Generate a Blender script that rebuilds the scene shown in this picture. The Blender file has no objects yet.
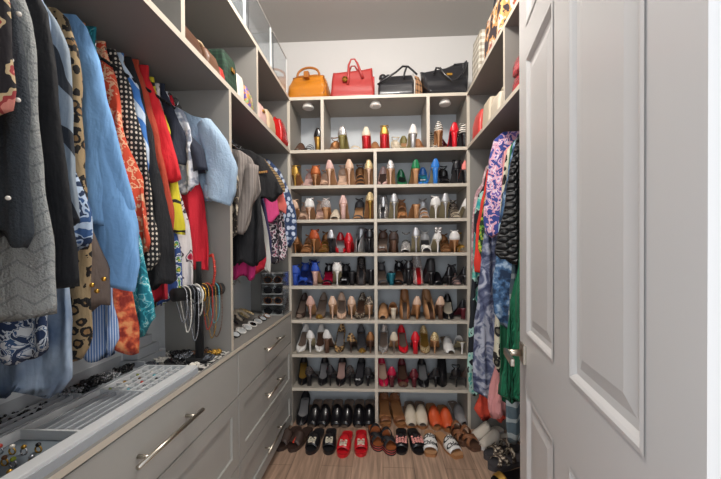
import bpy, math, random
from math import sin, cos, pi, radians
from mathutils import Vector, Matrix, noise

random.seed(7)
C = bpy.context.scene.collection
S = bpy.context.scene

# ------------------------------------------------------------------ camera
EYE = Vector((0, 0, 1.27))
F, YAW, PITCH, ROLL, CX, CY = 336.82, .0503, .0094, -.0063, 364.84, 252.17
_w = Vector((-sin(YAW)*cos(PITCH), cos(YAW)*cos(PITCH), -sin(PITCH)))
_r0 = Vector((cos(YAW), sin(YAW), 0)); _u0 = _r0.cross(_w)
_r = cos(ROLL)*_r0 + sin(ROLL)*_u0; _u = -sin(ROLL)*_r0 + cos(ROLL)*_u0
cam = bpy.data.cameras.new('camera'); co = bpy.data.objects.new('camera', cam); C.objects.link(co)
co.matrix_world = Matrix(((_r.x, _u.x, -_w.x, EYE.x), (_r.y, _u.y, -_w.y, EYE.y), (_r.z, _u.z, -_w.z, EYE.z), (0, 0, 0, 1)))
cam.sensor_width = 36; cam.lens = F/721*36; cam.clip_start = .02
cam.shift_x = -(CX-360.5)/721; cam.shift_y = (CY-239.5)/721
S.camera = co

# ------------------------------------------------------------------ light
W = bpy.data.worlds.new('world'); S.world = W; W.use_nodes = True
W.node_tree.nodes['Background'].inputs[0].default_value = (.88, .93, 1, 1)
W.node_tree.nodes['Background'].inputs[1].default_value = 1.0
def area(name, loc, rot, sx, sy, power, col):
    l = bpy.data.lights.new(name, 'AREA'); l.shape = 'RECTANGLE'; l.size = sx; l.size_y = sy
    l.energy = power; l.color = col
    o = bpy.data.objects.new(name, l); C.objects.link(o); o.location = loc; o.rotation_euler = rot
    return o
lp = bpy.data.lights.new('ceiling_lamp_light', 'POINT'); lp.energy = 53; lp.color = (1, .95, .89); lp.shadow_soft_size = .12
lo = bpy.data.objects.new('ceiling_lamp_light', lp); C.objects.link(lo); lo.location = (-.05, 1.2, 2.78)
area('bedroom_daylight', (.0, -1.6, 1.5), (radians(90), 0, 0), 2.2, 2.2, 40, (.93, .965, 1))
S.view_settings.view_transform = 'Standard'; S.view_settings.look = 'None'
S.view_settings.exposure = 0.24; S.view_settings.gamma = 1; S.view_settings.use_curve_mapping = False

# ------------------------------------------------------------------ pixel -> place on a world plane (axis 0,1,2 = value)
def at(px, py, ax, v):
    d = _w + _r*(px-CX)/F - _u*(py-CY)/F
    return EYE + d*((v-EYE[ax])/d[ax])
def atY(px, py, y): return at(px, py, 1, y)

# ------------------------------------------------------------------ materials
def lin(c):
    return tuple(((v/12.92) if v <= .04045 else ((v+.055)/1.055)**2.4) for v in c) + (1,)
def hexc(h):
    return lin(tuple(int(h[i:i+2], 16)/255 for i in (0, 2, 4)))
MATS = {}
def mat(name, col, rough=.6, metal=0., coat=0., pat=None, bump=None, sheen=0., trans=0., alpha=None, emit=None):
    if name in MATS: return MATS[name]
    m = bpy.data.materials.new(name); m.use_nodes = True; MATS[name] = m
    nt = m.node_tree; N = nt.nodes; L = nt.links; b = N['Principled BSDF']
    base = hexc(col)
    b.inputs['Base Color'].default_value = base
    b.inputs['Roughness'].default_value = rough; b.inputs['Metallic'].default_value = metal
    b.inputs['Coat Weight'].default_value = coat; b.inputs['Sheen Weight'].default_value = sheen
    b.inputs['Transmission Weight'].default_value = trans
    if alpha is not None: b.inputs['Alpha'].default_value = alpha
    if emit:
        b.inputs['Emission Color'].default_value = hexc(emit[0]); b.inputs['Emission Strength'].default_value = emit[1]
    tc = N.new('ShaderNodeTexCoord').outputs['Object']
    def ramp(fac, stops, interp='LINEAR'):
        r = N.new('ShaderNodeValToRGB'); r.color_ramp.interpolation = interp
        e = r.color_ramp.elements
        while len(e) < len(stops): e.new(.5)
        for k, (p, c) in enumerate(stops):
            e[k].position = p; e[k].color = hexc(c)
        L.new(fac, r.inputs[0]); return r.outputs[0]
    def math_(op, a, bb=None):
        n = N.new('ShaderNodeMath'); n.operation = op
        for i, v in enumerate((a, bb)):
            if v is None: continue
            if isinstance(v, (int, float)): n.inputs[i].default_value = v
            else: L.new(v, n.inputs[i])
        return n.outputs[0]
    def xyz():
        s = N.new('ShaderNodeSeparateXYZ'); L.new(tc, s.inputs[0]); return s.outputs
    def flat(sx, sz):
        s = xyz(); c = N.new('ShaderNodeCombineXYZ')
        L.new(math_('MULTIPLY', math_('ADD', s[0], s[1]), sx), c.inputs[0]); L.new(math_('MULTIPLY', s[2], sz), c.inputs[1])
        return c.outputs[0]
    def mixc(fac, c1, c2):
        mx = N.new('ShaderNodeMix'); mx.data_type = 'RGBA'; L.new(fac, mx.inputs[0])
        for k, c in ((6, c1), (7, c2)):
            if isinstance(c, str): mx.inputs[k].default_value = hexc(c)
            else: L.new(c, mx.inputs[k])
        return mx.outputs[2]
    out = None
    if pat:
        k = pat[0]
        if k == 'noise':         # scale, stops, interp, detail
            n = N.new('ShaderNodeTexNoise'); n.inputs['Scale'].default_value = pat[1]
            n.inputs['Detail'].default_value = pat[4] if len(pat) > 4 else 2
            n.inputs['Distortion'].default_value = pat[5] if len(pat) > 5 else 0
            L.new(tc, n.inputs['Vector']); out = ramp(n.outputs['Fac'], pat[2], pat[3])
        elif k == 'leopard':     # scale, ground, spot, ring
            v = N.new('ShaderNodeTexVoronoi'); v.inputs['Scale'].default_value = pat[1]; v.inputs['Randomness'].default_value = .8
            L.new(tc, v.inputs['Vector'])
            n = N.new('ShaderNodeTexNoise'); n.inputs['Scale'].default_value = pat[1]*2; L.new(tc, n.inputs['Vector'])
            f = math_('ADD', v.outputs['Distance'], math_('MULTIPLY', math_('SUBTRACT', n.outputs['Fac'], .5), .45))
            out = ramp(f, [(0, pat[3]), (.26, pat[4]), (.50, pat[2])], 'CONSTANT')
        elif k == 'dots':        # scale, dotcolor, size
            v = N.new('ShaderNodeTexVoronoi'); v.voronoi_dimensions = '2D'; v.inputs['Scale'].default_value = pat[1]
            v.inputs['Randomness'].default_value = pat[4] if len(pat) > 4 else .15
            L.new(flat(1, 1), v.inputs['Vector'])
            out = ramp(v.outputs['Distance'], [(0, pat[2]), (pat[3], col)], 'CONSTANT')
        elif k == 'flowers':     # scale, [c1,c2], size
            v = N.new('ShaderNodeTexVoronoi'); v.voronoi_dimensions = '2D'; v.inputs['Scale'].default_value = pat[1]
            L.new(flat(1, 1), v.inputs['Vector'])
            n = N.new('ShaderNodeTexNoise'); n.inputs['Scale'].default_value = pat[1]*3.5; n.inputs['Detail'].default_value = 1; L.new(tc, n.inputs['Vector'])
            f = math_('ADD', v.outputs['Distance'], math_('MULTIPLY', math_('SUBTRACT', n.outputs['Fac'], .5), .9))
            st = [(0, pat[2][0])]
            for q, cc in enumerate(pat[2][1:]): st.append((pat[3]*(q+1)/len(pat[2]), cc))
            st.append((pat[3], col))
            out = ramp(f, st, 'CONSTANT')
        elif k == 'stripe':      # freq, color2, axis(0,1,2,'d'), width [, distortion]
            s = xyz()
            if pat[3] == 'd': a = math_('ADD', math_('ADD', s[0], s[1]), s[2])
            elif pat[3] == 'h': a = math_('ADD', s[0], s[1])
            else: a = s[pat[3]]
            if len(pat) > 5:
                n = N.new('ShaderNodeTexNoise'); n.inputs['Scale'].default_value = pat[6] if len(pat) > 6 else 8
                L.new(tc, n.inputs['Vector'])
                a = math_('ADD', a, math_('MULTIPLY', n.outputs['Fac'], pat[5]))
            f = math_('FRACT', math_('MULTIPLY', a, pat[1]))
            out = mixc(math_('GREATER_THAN', f, 1-pat[4]), col, pat[2])
        elif k == 'plaid':       # freq, c2, width
            s = xyz()
            f1 = math_('GREATER_THAN', math_('FRACT', math_('MULTIPLY', math_('ADD', s[0], s[1]), pat[1])), 1-pat[3])
            f2 = math_('GREATER_THAN', math_('FRACT', math_('MULTIPLY', s[2], pat[1])), 1-pat[3])
            out = mixc(math_('MULTIPLY', math_('ADD', f1, f2), .5), col, pat[2])
        elif k == 'zig':         # freq, c2, amp, period
            s = xyz()
            t = math_('PINGPONG', math_('ADD', s[0], s[1]), pat[4])
            f = math_('FRACT', math_('MULTIPLY', math_('ADD', s[2], math_('MULTIPLY', t, pat[3])), pat[1]))
            out = mixc(math_('LESS_THAN', f, .14), col, pat[2])
        elif k == 'wood':
            s = xyz()
            br = N.new('ShaderNodeTexBrick'); br.inputs['Scale'].default_value = 1
            br.inputs['Brick Width'].default_value = 1.3; br.inputs['Row Height'].default_value = .18
            br.inputs['Mortar Size'].default_value = .0015; br.inputs['Mortar Smooth'].default_value = .2
            br.inputs['Color1'].default_value = hexc(pat[1]); br.inputs['Color2'].default_value = hexc(pat[2]); br.inputs['Mortar'].default_value = hexc(pat[3])
            cc = N.new('ShaderNodeCombineXYZ'); L.new(s[1], cc.inputs[0]); L.new(s[0], cc.inputs[1]); L.new(cc.outputs[0], br.inputs['Vector'])
            c2 = N.new('ShaderNodeCombineXYZ'); L.new(math_('MULTIPLY', s[0], 22), c2.inputs[0]); L.new(math_('MULTIPLY', s[1], 1.6), c2.inputs[1])
            n = N.new('ShaderNodeTexNoise'); n.inputs['Scale'].default_value = 2.2; n.inputs['Detail'].default_value = 6; n.inputs['Distortion'].default_value = .6
            L.new(c2.outputs[0], n.inputs['Vector'])
            g = ramp(n.outputs['Fac'], [(.3, '9a9a9a'), (.7, 'ffffff')])
            mx = N.new('ShaderNodeMix'); mx.data_type = 'RGBA'; mx.blend_type = 'MULTIPLY'; mx.inputs[0].default_value = .8
            L.new(br.outputs['Color'], mx.inputs[6]); L.new(g, mx.inputs[7]); out = mx.outputs[2]
    if out is not None: L.new(out, b.inputs['Base Color'])
    if bump:                     # scale, strength [,kind]
        if len(bump) > 2 and bump[2] == 'quilt':
            s = xyz()
            a = math_('ADD', math_('ADD', s[0], s[1]), s[2]); c = math_('SUBTRACT', math_('ADD', s[0], s[1]), s[2])
            h = math_('MULTIPLY', math_('ABSOLUTE', math_('SINE', math_('MULTIPLY', a, bump[0]))), math_('ABSOLUTE', math_('SINE', math_('MULTIPLY', c, bump[0]))))
            h = math_('POWER', h, .5)
            dist = .02
        elif len(bump) > 2 and bump[2] == 'pleat':
            s = xyz(); h = math_('SINE', math_('MULTIPLY', math_('ADD', s[0], s[1]), bump[0])); dist = .006
        else:
            n = N.new('ShaderNodeTexNoise'); n.inputs['Scale'].default_value = bump[0]; n.inputs['Detail'].default_value = 4
            L.new(tc, n.inputs['Vector']); h = n.outputs['Fac']; dist = .004
        bp = N.new('ShaderNodeBump'); bp.inputs['Strength'].default_value = bump[1]; bp.inputs['Distance'].default_value = dist
        L.new(h, bp.inputs['Height']); last = bp
        if name.startswith('fabric_'):       # soft creases running mostly downwards
            s = xyz(); c = N.new('ShaderNodeCombineXYZ')
            L.new(math_('MULTIPLY', math_('ADD', s[0], s[1]), 1.0), c.inputs[0]); L.new(math_('MULTIPLY', s[1], .6), c.inputs[1]); L.new(math_('MULTIPLY', s[2], .38), c.inputs[2])
            n = N.new('ShaderNodeTexNoise'); n.inputs['Scale'].default_value = 17; n.inputs['Detail'].default_value = 3; n.inputs['Distortion'].default_value = .5
            L.new(c.outputs[0], n.inputs['Vector'])
            b2 = N.new('ShaderNodeBump'); b2.inputs['Strength'].default_value = .5; b2.inputs['Distance'].default_value = .03
            L.new(n.outputs['Fac'], b2.inputs['Height']); L.new(bp.outputs['Normal'], b2.inputs['Normal']); last = b2
        L.new(last.outputs['Normal'], b.inputs['Normal'])
    return m

def cloth(name, col, pat=None, rough=.85, bump=(60, .5), sheen=.03): return mat('fabric_'+name, col, rough, pat=pat, bump=bump, sheen=sheen)

LAM = mat('grey_laminate', '86837e', .5, bump=(200, .05))
LAMU = mat('warm_grey_laminate', 'a19a90', .5, bump=(200, .05))
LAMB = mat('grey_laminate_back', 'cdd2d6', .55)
EDGE = mat('shelf_edge_band', 'cbc2b3', .45)
WALL = mat('white_wall_paint', 'd3d1cf', .75, bump=(300, .05))
CEIL = mat('ceiling_paint', 'b5b2ae', .8, bump=(120, .1))
FLOOR = mat('plank_floor', '9a7b62', .42, pat=('wood', 'cfae96', 'bd9c85', '7a6250'))
WHITE = mat('white_door_paint', 'cfcdcb', .32)
TRIMW = mat('white_trim_paint', 'c6c9cc', .35)
DRAW = mat('drawer_front_grey', 'a9a8a3', .42)
NICK = mat('brushed_nickel', 'c4bdb0', .28, 1)
CHROME = mat('chrome_metal', 'd8d8d8', .15, 1)
ACR = mat('clear_acrylic', 'eef3f6', .04, trans=.95)
BLACKV = mat('black_velvet', '0a0a0c', .9, sheen=.03)
GOLD = mat('gold_metal', 'd3a24a', .25, 1)
BLK = mat('black_plastic', '121214', .4)
PUCKM = mat('puck_plastic', 'e9e6e0', .3)

# ------------------------------------------------------------------ mesh builder
class MB:
    def __init__(s): s.v = []; s.f = []; s.m = []; s.mi = 0
    def grid(s, rows, closed=False, cap0=False, cap1=False):
        b = len(s.v); n = len(rows[0])
        for r in rows: s.v += [tuple(p) for p in r]
        for i in range(len(rows)-1):
            for j in range(n if closed else n-1):
                k = (j+1) % n
                s.f.append((b+i*n+j, b+i*n+k, b+(i+1)*n+k, b+(i+1)*n+j)); s.m.append(s.mi)
        if cap0: s.f.append(tuple(b+j for j in reversed(range(n)))); s.m.append(s.mi)
        if cap1: s.f.append(tuple(b+(len(rows)-1)*n+j for j in range(n))); s.m.append(s.mi)
        return s
    def box(s, x0, x1, y0, y1, z0, z1):
        b = len(s.v)
        s.v += [(x, y, z) for z in (z0, z1) for y in (y0, y1) for x in (x0, x1)]
        for f in ((0, 2, 3, 1), (4, 5, 7, 6), (0, 1, 5, 4), (2, 6, 7, 3), (0, 4, 6, 2), (1, 3, 7, 5)):
            s.f.append(tuple(b+i for i in f)); s.m.append(s.mi)
        return s
    def tube(s, pts, r, n=8, closed=False, flat=1.0):
        pts = [Vector(p) for p in pts]; rows = []; up = None; M_ = len(pts)
        for i, p in enumerate(pts):
            if closed: t = pts[(i+1) % M_]-pts[i-1]
            else: t = pts[min(i+1, M_-1)]-pts[max(i-1, 0)]
            if t.length < 1e-9: t = Vector((0, 0, 1))
            t.normalize()
            if up is None: up = Vector((0, 0, 1)) if abs(t.z) < .9 else Vector((1, 0, 0))
            a = t.cross(up)
            if a.length < 1e-6: a = t.cross(Vector((0, 1, 0)))
            a.normalize(); bb = a.cross(t).normalized(); up = bb
            rr = r[i] if isinstance(r, (list, tuple)) else r
            rows.append([p + a*(rr*flat*cos(2*pi*k/n)) + bb*(rr*sin(2*pi*k/n)) for k in range(n)])
        if closed: rows.append(rows[0])
        return s.grid(rows, True, not closed, not closed)
    def ball(s, c, r, n=8, m=5, sz=1.0):
        rows = []
        for i in range(m+1):
            a = pi*i/m; rr = max(r*sin(a), r*.02)
            rows.append([(c[0]+rr*cos(2*pi*k/n), c[1]+rr*sin(2*pi*k/n), c[2]-r*sz*cos(a)) for k in range(n)])
        return s.grid(rows, True, True, True)
    def cyl(s, c, r, h, n=20, r2=None, axis=2):
        r2 = r if r2 is None else r2; rows = []
        for q, rr in ((0, r), (h, r2)):
            row = []
            for k in range(n):
                a, b = rr*cos(2*pi*k/n), rr*sin(2*pi*k/n)
                row.append({2: (c[0]+a, c[1]+b, c[2]+q), 1: (c[0]+a, c[1]+q, c[2]-b), 0: (c[0]+q, c[1]+a, c[2]+b)}[axis])
            rows.append(row)
        return s.grid(rows, True, True, True)
    def mesh(s, name, mats, smooth=True, sol=0, bev=0, sub=0):
        me = bpy.data.meshes.new(name); me.from_pydata(s.v, [], s.f)
        for m in (mats if isinstance(mats, (list, tuple)) else [mats]): me.materials.append(m)
        me.polygons.foreach_set('material_index', s.m)
        if smooth: me.polygons.foreach_set('use_smooth', [True]*len(s.f))
        me.update(); me['sol'] = sol; me['bev'] = bev; me['sub'] = sub
        return me
    def obj(s, name, mats, parent=None, loc=(0, 0, 0), rot=(0, 0, 0), **k):
        return place(s.mesh(name, mats, **k), name, parent, loc, rot)

def place(me, name, parent=None, loc=(0, 0, 0), rot=(0, 0, 0)):
    o = bpy.data.objects.new(name, me); C.objects.link(o); o.parent = parent; o.location = loc; o.rotation_euler = rot
    if me.get('bev', 0):
        m = o.modifiers.new('bevel', 'BEVEL'); m.width = me['bev']; m.segments = 2; m.limit_method = 'ANGLE'
    if me.get('sol', 0):
        m = o.modifiers.new('thickness', 'SOLIDIFY'); m.thickness = me['sol']; m.offset = -1
    if me.get('sub', 0):
        m = o.modifiers.new('smooth', 'SUBSURF'); m.levels = me['sub']; m.render_levels = me['sub']
    return o
def tag(o, label, cat, group=None):
    assert 4 <= len(label.split()) <= 16, label
    o['label'] = label; o['category'] = cat
    if group: o['group'] = group
    return o
def empty(name, loc, rot=(0, 0, 0)):
    o = bpy.data.objects.new(name, None); C.objects.link(o); o.location = loc; o.rotation_euler = rot; o.empty_display_size = .05
    return o
def struct(o): o['kind'] = 'structure'; return o
def boxes(name, m, lst, parent=None, loc=(0, 0, 0), rot=(0, 0, 0), bev=0):
    b = MB()
    for q in lst: b.box(*q)
    return b.obj(name, m, parent, loc, rot, smooth=False, bev=bev)
def interp(tab, x):
    if x <= tab[0][0]: return tab[0][1]
    for (a, b), (c, d) in zip(tab, tab[1:]):
        if x <= c: return b+(d-b)*(x-a)/(c-a) if c > a else d
    return tab[-1][1]

# ------------------------------------------------------------------ the room
XL, XR, D = -.651, .597, 2.388          # cabinet faces left / right, face of the shoe shelves
WL, WR, WB, HC = -.955, .90, 2.73, 2.96
struct(boxes('floor', FLOOR, [(-1.2, 1.2, -1.2, 2.9, -.05, 0)]))
struct(boxes('ceiling', CEIL, [(-1.1, 1.1, .2, 2.85, HC, HC+.05)]))
struct(boxes('wall_left', WALL, [(WL-.1, WL, .2, 2.83, 0, HC)]))
struct(boxes('wall_right', WALL, [(WR, WR+.1, .2, 2.83, 0, HC)]))
struct(boxes('wall_back', WALL, [(WL, WR, WB, WB+.1, 0, HC)]))
# wall with the doorway the camera looks through
struct(boxes('wall_front', WALL, [(WL, -.45, .2, .33, 0, HC), (.375, WR, .2, .33, 0, HC), (-.45, .375, .2, .33, 2.48, HC)]))
struct(boxes('trim_1', TRIMW, [(.353, .375, .19, .345, 0, 2.46), (.369, .44, .345, .352, 0, 2.48), (-.45, -.43, .19, .345, 0, 2.46), (-.45, .375, .19, .345, 2.46, 2.48)]))
# open panelled door
DA = radians(10.185)
dr = empty('door_1', (.4582+.0604*sin(DA)+.0175*cos(DA), 1.1122+.0604*cos(DA)-.0175*sin(DA), 0), (0, 0, -pi/2-DA)); struct(dr)
# local x: from the latch edge towards the hinge, local y: away from the closet side (+y faces the camera side)
def door_face():
    b = MB(); Wd, Hd, T = .836, 2.435, .035
    xs = [0, .105, .355, .471, .724, Wd]; zs = [.012, .22, .81, 1.005, 1.85, 1.965, 2.29, Hd]
    # stiles and rails
    for i in range(5):
        for j in range(7):
            hole = i in (1, 3) and j in (1, 3, 5)
            if not hole: b.box(xs[i], xs[i+1], -T/2, T/2, zs[j], zs[j+1])
    return b, xs, zs, T
b, xs, zs, T = door_face()
# solid leaf as one piece of joined stiles and rails
o = b.obj('door_leaf', WHITE, dr, smooth=False)
for i in (1, 3):
    for j in (1, 3, 5):
        x0, x1, z0, z1 = xs[i], xs[i+1], zs[j], zs[j+1]
        p = MB()
        for sgn in (-1, 1):
            prof = [(0, T/2+.002), (.008, T/2+.003), (.013, T/2), (.020, T/2-.007), (.034, T/2-.008), (.060, T/2-.002), (.064, T/2-.002)]
            rows = []
            for ins, y in prof:
                rows.append([(x0+ins-.008, sgn*y, z0+ins-.008), (x1-ins+.008, sgn*y, z0+ins-.008), (x1-ins+.008, sgn*y, z1-ins+.008), (x0+ins-.008, sgn*y, z1-ins+.008)])
            if sgn > 0: rows = [r[::-1] for r in rows]
            p.grid(rows, True, False, True)
        p.obj('panel', WHITE, dr, smooth=False)
# lever handle on both faces
for sgn in (-1, 1):
    h = MB(); zc = .93; x = .062
    h.box(x-.03, x+.03, min(sgn*T/2, sgn*(T/2+.009)), max(sgn*T/2, sgn*(T/2+.009)), zc-.03, zc+.03)
    hh = h.obj('door_handle', NICK, dr, smooth=False, bev=.002)
    l = MB(); y0 = sgn*(T/2+.009); l.tube([(x, y0, zc), (x, y0+sgn*.045, zc)], .011, 12); l.obj('handle_spindle', NICK, hh)
    l = MB(); l.box(x-.012, x+.11, min(y0+sgn*.040, y0+sgn*.052), max(y0+sgn*.040, y0+sgn*.052), zc-.011, zc+.011); l.obj('handle_lever', NICK, hh, smooth=False, bev=.003)
l = MB(); l.box(-.002, .0, -.012, .012, .87, .99); l.obj('latch_plate', NICK, dr, smooth=False)

# ------------------------------------------------------------------ fitted cabinets
SH = [2.357, 1.980, 1.7256, 1.483, 1.2418, 1.0078, .763, .517, .275]
TH = .022
def shelfbox(name, parent, x0, x1, y0, y1, ztop, th=TH, edge='y0'):
    """board with a pale edge band on its aisle side"""
    b = MB(); b.box(x0, x1, y0, y1, ztop-th, ztop)
    me = b.mesh(name, [LAMU if parent and parent.name.startswith('shoe_shelving') else LAM, EDGE], smooth=False)
    idx = {'y0': 2, 'y1': 3, 'x0': 4, 'x1': 5}[edge]
    me.polygons[idx].material_index = 1
    return place(me, name, parent)
def upright(name, parent, x0, x1, y0, y1, z0, z1, edge='y0'):
    b = MB(); b.box(x0, x1, y0, y1, z0, z1); me = b.mesh(name, [LAMU if parent and parent.name.startswith('shoe_shelving') else LAM, EDGE], smooth=False)
    me.polygons[{'y0': 2, 'y1': 3, 'x0': 4, 'x1': 5}[edge]].material_index = 1
    return place(me, name, parent)
unit = empty('shoe_shelving_unit', (0, 0, 0))
tag(unit, 'tall grey built-in shoe shelving unit filling the back wall', 'shelving')
upright('side_panel', unit, XL-.020, XL+.001, D, WB-.012, 0, SH[0]-TH)
upright('side_panel', unit, XR-.001, XR+.020, D, WB-.012, 0, SH[0]-TH)
upright('divider', unit, -.054, -.032, D, WB-.014, 0, SH[1]-TH)
upright('divider', unit, -.429, -.407, D, WB-.014, SH[1], SH[0]-TH)
upright('divider', unit, .319, .341, D, WB-.014, SH[1], SH[0]-TH)
shelfbox('shelf', unit, XL-.020, XR+.020, D, WB-.002, SH[0])
shelfbox('shelf', unit, XL+.001, XR-.001, D, WB-.014, SH[1])
for z in SH[2:]:
    shelfbox('shelf', unit, XL+.001, -.054, D, WB-.014, z); shelfbox('shelf', unit, -.032, XR-.001, D, WB-.014, z)
boxes('back_panel', LAMB, [(XL, XR, WB-.012, WB-.002, 0, SH[0]-TH)], unit)
# puck lights under the top shelf
for i, x in enumerate((-.535, -.04, .46)):
    p = MB(); r = [(0, .034), (-.006, .034), (-.02, .043), (-.026, .043), (-.032, .036), (-.034, .026)]
    p.grid([[(rr*cos(2*pi*k/24), rr*sin(2*pi*k/24), z) for k in range(24)][::-1] for z, rr in r], True, True, True)
    o = p.obj('puck_light', PUCKM, None, (x, 2.465, SH[0]-TH))
    tag(o, 'round white puck light stuck under the top shelf, %s bay' % ('left', 'middle', 'right')[i], 'light', 'puck lights under the top shelf')

def hang_side(side):
    """upper cubbies, partitions and rod of the left (-1) or right (+1) side"""
    xf, xw = (XL, WL+.002) if side < 0 else (XR, WR-.002)
    x0, x1 = min(xf, xw), max(xf, xw); e = 'x1' if side < 0 else 'x0'
    nm = 'left' if side < 0 else 'right'
    u = empty('hanging_cabinet', (0, 0, 0))
    tag(u, 'grey built-in hanging cabinet with upper bag cubbies on the %s wall' % nm, 'cabinet')
    for z in (SH[0], SH[1]): shelfbox('shelf', u, x0, x1, .36, D, z, edge=e)
    upright('end_panel', u, x0 if side < 0 else x0+.0215, x1-.0215 if side < 0 else x1, D, D+TH, 0, SH[0], edge='y0').data.polygons[2].material_index = 0
    ys = (.45, 1.088, 1.757) if side < 0 else (1.0, 1.673)
    for y in ys: upright('divider', u, x0, x1, y-.011, y+.011, SH[1], SH[0]-TH, edge=e)
    if side < 0: upright('partition', u, x0, x1, 1.42, 1.442, .83, SH[1]-TH, edge=e); segs = ((.36, 1.42), (1.442, D)) 
    else: segs = ((1.2, D),)
    boxes('back_panel', LAMB, [((x0, x0+.006) if side < 0 else (x1-.006, x1)) + (.36, D, .0 if side > 0 else .83, SH[1]-TH)], u)
    for a, c in segs:
        r = MB(); r.tube([(-.872 if side < 0 else .80, a, 1.885), (-.872 if side < 0 else .80, c, 1.885)], .0125, 12); r.obj('hanging_rod', CHROME, u)
hang_side(-1); hang_side(1)

# drawers
def dresser(y0, y1, label):
    u = empty('drawer_cabinet', (0, 0, 0)); tag(u, label, 'cabinet', 'grey drawer cabinets along the left wall')
    boxes('body', LAM, [(WL+.002, XL-.022, y0, y1, .05, .812), (WL+.002, XL-.06, y0, y1, 0, .05)], u)
    rows = [(.612, .806), (.298, .607), (.045, .293)]
    for i, (z0, z1) in enumerate(rows):
        a, c = y0+.0025, y1-.0025
        if i == 0:
            d = boxes('drawer', DRAW, [(XL-.020, XL, a, c, z0, z1)], u, bev=.0015)
        else:
            m = .062; b = MB()
            b.box(XL-.020, XL, a, a+m, z0, z1); b.box(XL-.020, XL, c-m, c, z0, z1)
            b.box(XL-.020, XL, a+m, c-m, z0, z0+m); b.box(XL-.020, XL, a+m, c-m, z1-m, z1)
            b.box(XL-.020, XL-.009, a+m, c-m, z0+m, z1-m)
            d = b.obj('drawer', DRAW, u, smooth=False)
        zc = (.722, .468, .17)[i]; yc = (y0+y1)/2
        h = MB(); L_ = .155
        h.tube([(XL+.034, yc-L_, zc), (XL+.034, yc+L_, zc)], .0065, 12)
        for q in (-.11, .11): h.tube([(XL, yc+q, zc), (XL+.034, yc+q, zc)], .0055, 10)
        h.obj('handle', NICK, d)
dresser(.45, 1.487, 'grey drawer cabinet nearest the camera, under the jewellery trays')
dresser(1.489, D-.001, 'grey shaker drawer cabinet beside the shoe shelves, under the sunglasses')
ct = MB(); ct.box(WL+.002, XL+.004, .36, D-.001, .812, .83)
me = ct.mesh('countertop', [LAM, EDGE], smooth=False); me.polygons[5].material_index = 1
tag(place(me, 'countertop'), 'long narrow grey countertop running over the left drawer cabinets', 'countertop')
# ------------------------------------------------------------------ shoes
PAL = dict(black='17161a', matte='201f22', white='e6e3df', cream='d9cbb5', nude='d8b59c', pink='d9b3ab', blush='cfa79b', tan='b98a62', camel='a8744a',
           brown='5f4334', dbrown='3c2c26', taupe='7c6a5e', grey='8d8a8a', dgrey='4a484b', silver='c9c9cb', gold='c39b4e', bronze='9a6c45', copper='b8693c',
           rust='b5532a', orange='d4572b', red='c51a24', scarlet='dd1c2c', crimson='b51640', maroon='5e1a26', blue='2f7bd0', royal='2a4fae', navy='27336b',
           teal='1c6a7a', green='187a4c', dgreen='14432f', olive='7d7340', coral='e8827a', saddle='87583a', clear='cfc8c2', khaki='a79a7a')
def leather(k):
    met = {'silver': .8, 'gold': .85, 'bronze': .7, 'copper': .5}.get(k, 0)
    if k == 'leopard': return mat('leather_leopard', 'b98d54', .5, pat=('leopard', 60, 'c09a66', '6a4326', '1d1512'))
    if k == 'snake': return mat('leather_snake', '8b7d70', .4, pat=('noise', 90, [(.4, '4a3d35'), (.52, 'a3937f'), (.62, 'd8cdb9')], 'CONSTANT'))
    if k == 'zebra': return mat('leather_zebra', 'e3ddd2', .4, pat=('stripe', 70, '26201e', 2, .5, .02, 30))
    if k == 'glitter': return mat('leather_gold_glitter', 'c5a468', .3, .4, pat=('noise', 220, [(.35, '8c6f3e'), (.5, 'cdb078'), (.6, 'fff0c8')], 'LINEAR'))
    if k == 'sparkle': return mat('leather_silver_sparkle', 'b5b0ac', .25, .5, pat=('noise', 240, [(.35, '726c6a'), (.5, 'bcb6b2'), (.62, 'ffffff')], 'LINEAR'))
    if k == 'lace': return mat('leather_black_lace', '2a2526', .6, pat=('noise', 160, [(.48, '151315'), (.55, '6b5c55')], 'CONSTANT'))
    if k == 'pvc': return mat('clear_vinyl', 'd9cfca', .08, alpha=.35)
    glossy = k in ('red', 'scarlet', 'crimson', 'blue', 'nude', 'black', 'maroon', 'pink', 'white', 'green')
    return mat('leather_'+k, PAL[k], .28 if glossy else .48, met, coat=.25 if glossy else 0)
ZA = .88
def heelmod(h, p, s):
    if h < .03: return p + max(0, h-p)*min(1, max(0, (s-.3)/.4))*1.0
    t = min(1, max(0, (s-.26)/.62)); return p + (h-p)*(t*t*(3-2*t)*.45 + t*.55)
def widths(toe):
    if toe == 'point': return [(0, .002), (.03, .007), (.08, .014), (.16, .024), (.28, .033), (.38, .034), (.6, .026), (.8, .029), (.92, .029), (.97, .022), (1, .008)]
    if toe == 'square': return [(0, .018), (.02, .025), (.1, .031), (.28, .037), (.4, .036), (.6, .028), (.8, .027), (.92, .026), (.97, .02), (1, .009)]
    return [(0, .005), (.02, .014), (.06, .023), (.14, .031), (.28, .036), (.4, .035), (.6, .029), (.8, .030), (.92, .030), (.97, .023), (1, .008)]
class Last:
    def __init__(s, h, plat, toe, L):
        s.h, s.p, s.W = h, plat, widths(toe); s.L = L*math.sqrt(max(.3, 1-(h*.95/L)**2))
    def z(s, t): return heelmod(s.h, s.p, t)
    def y(s, t): return -s.L/2 + s.L*t
    def w(s, t): return interp(s.W, t)
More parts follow.
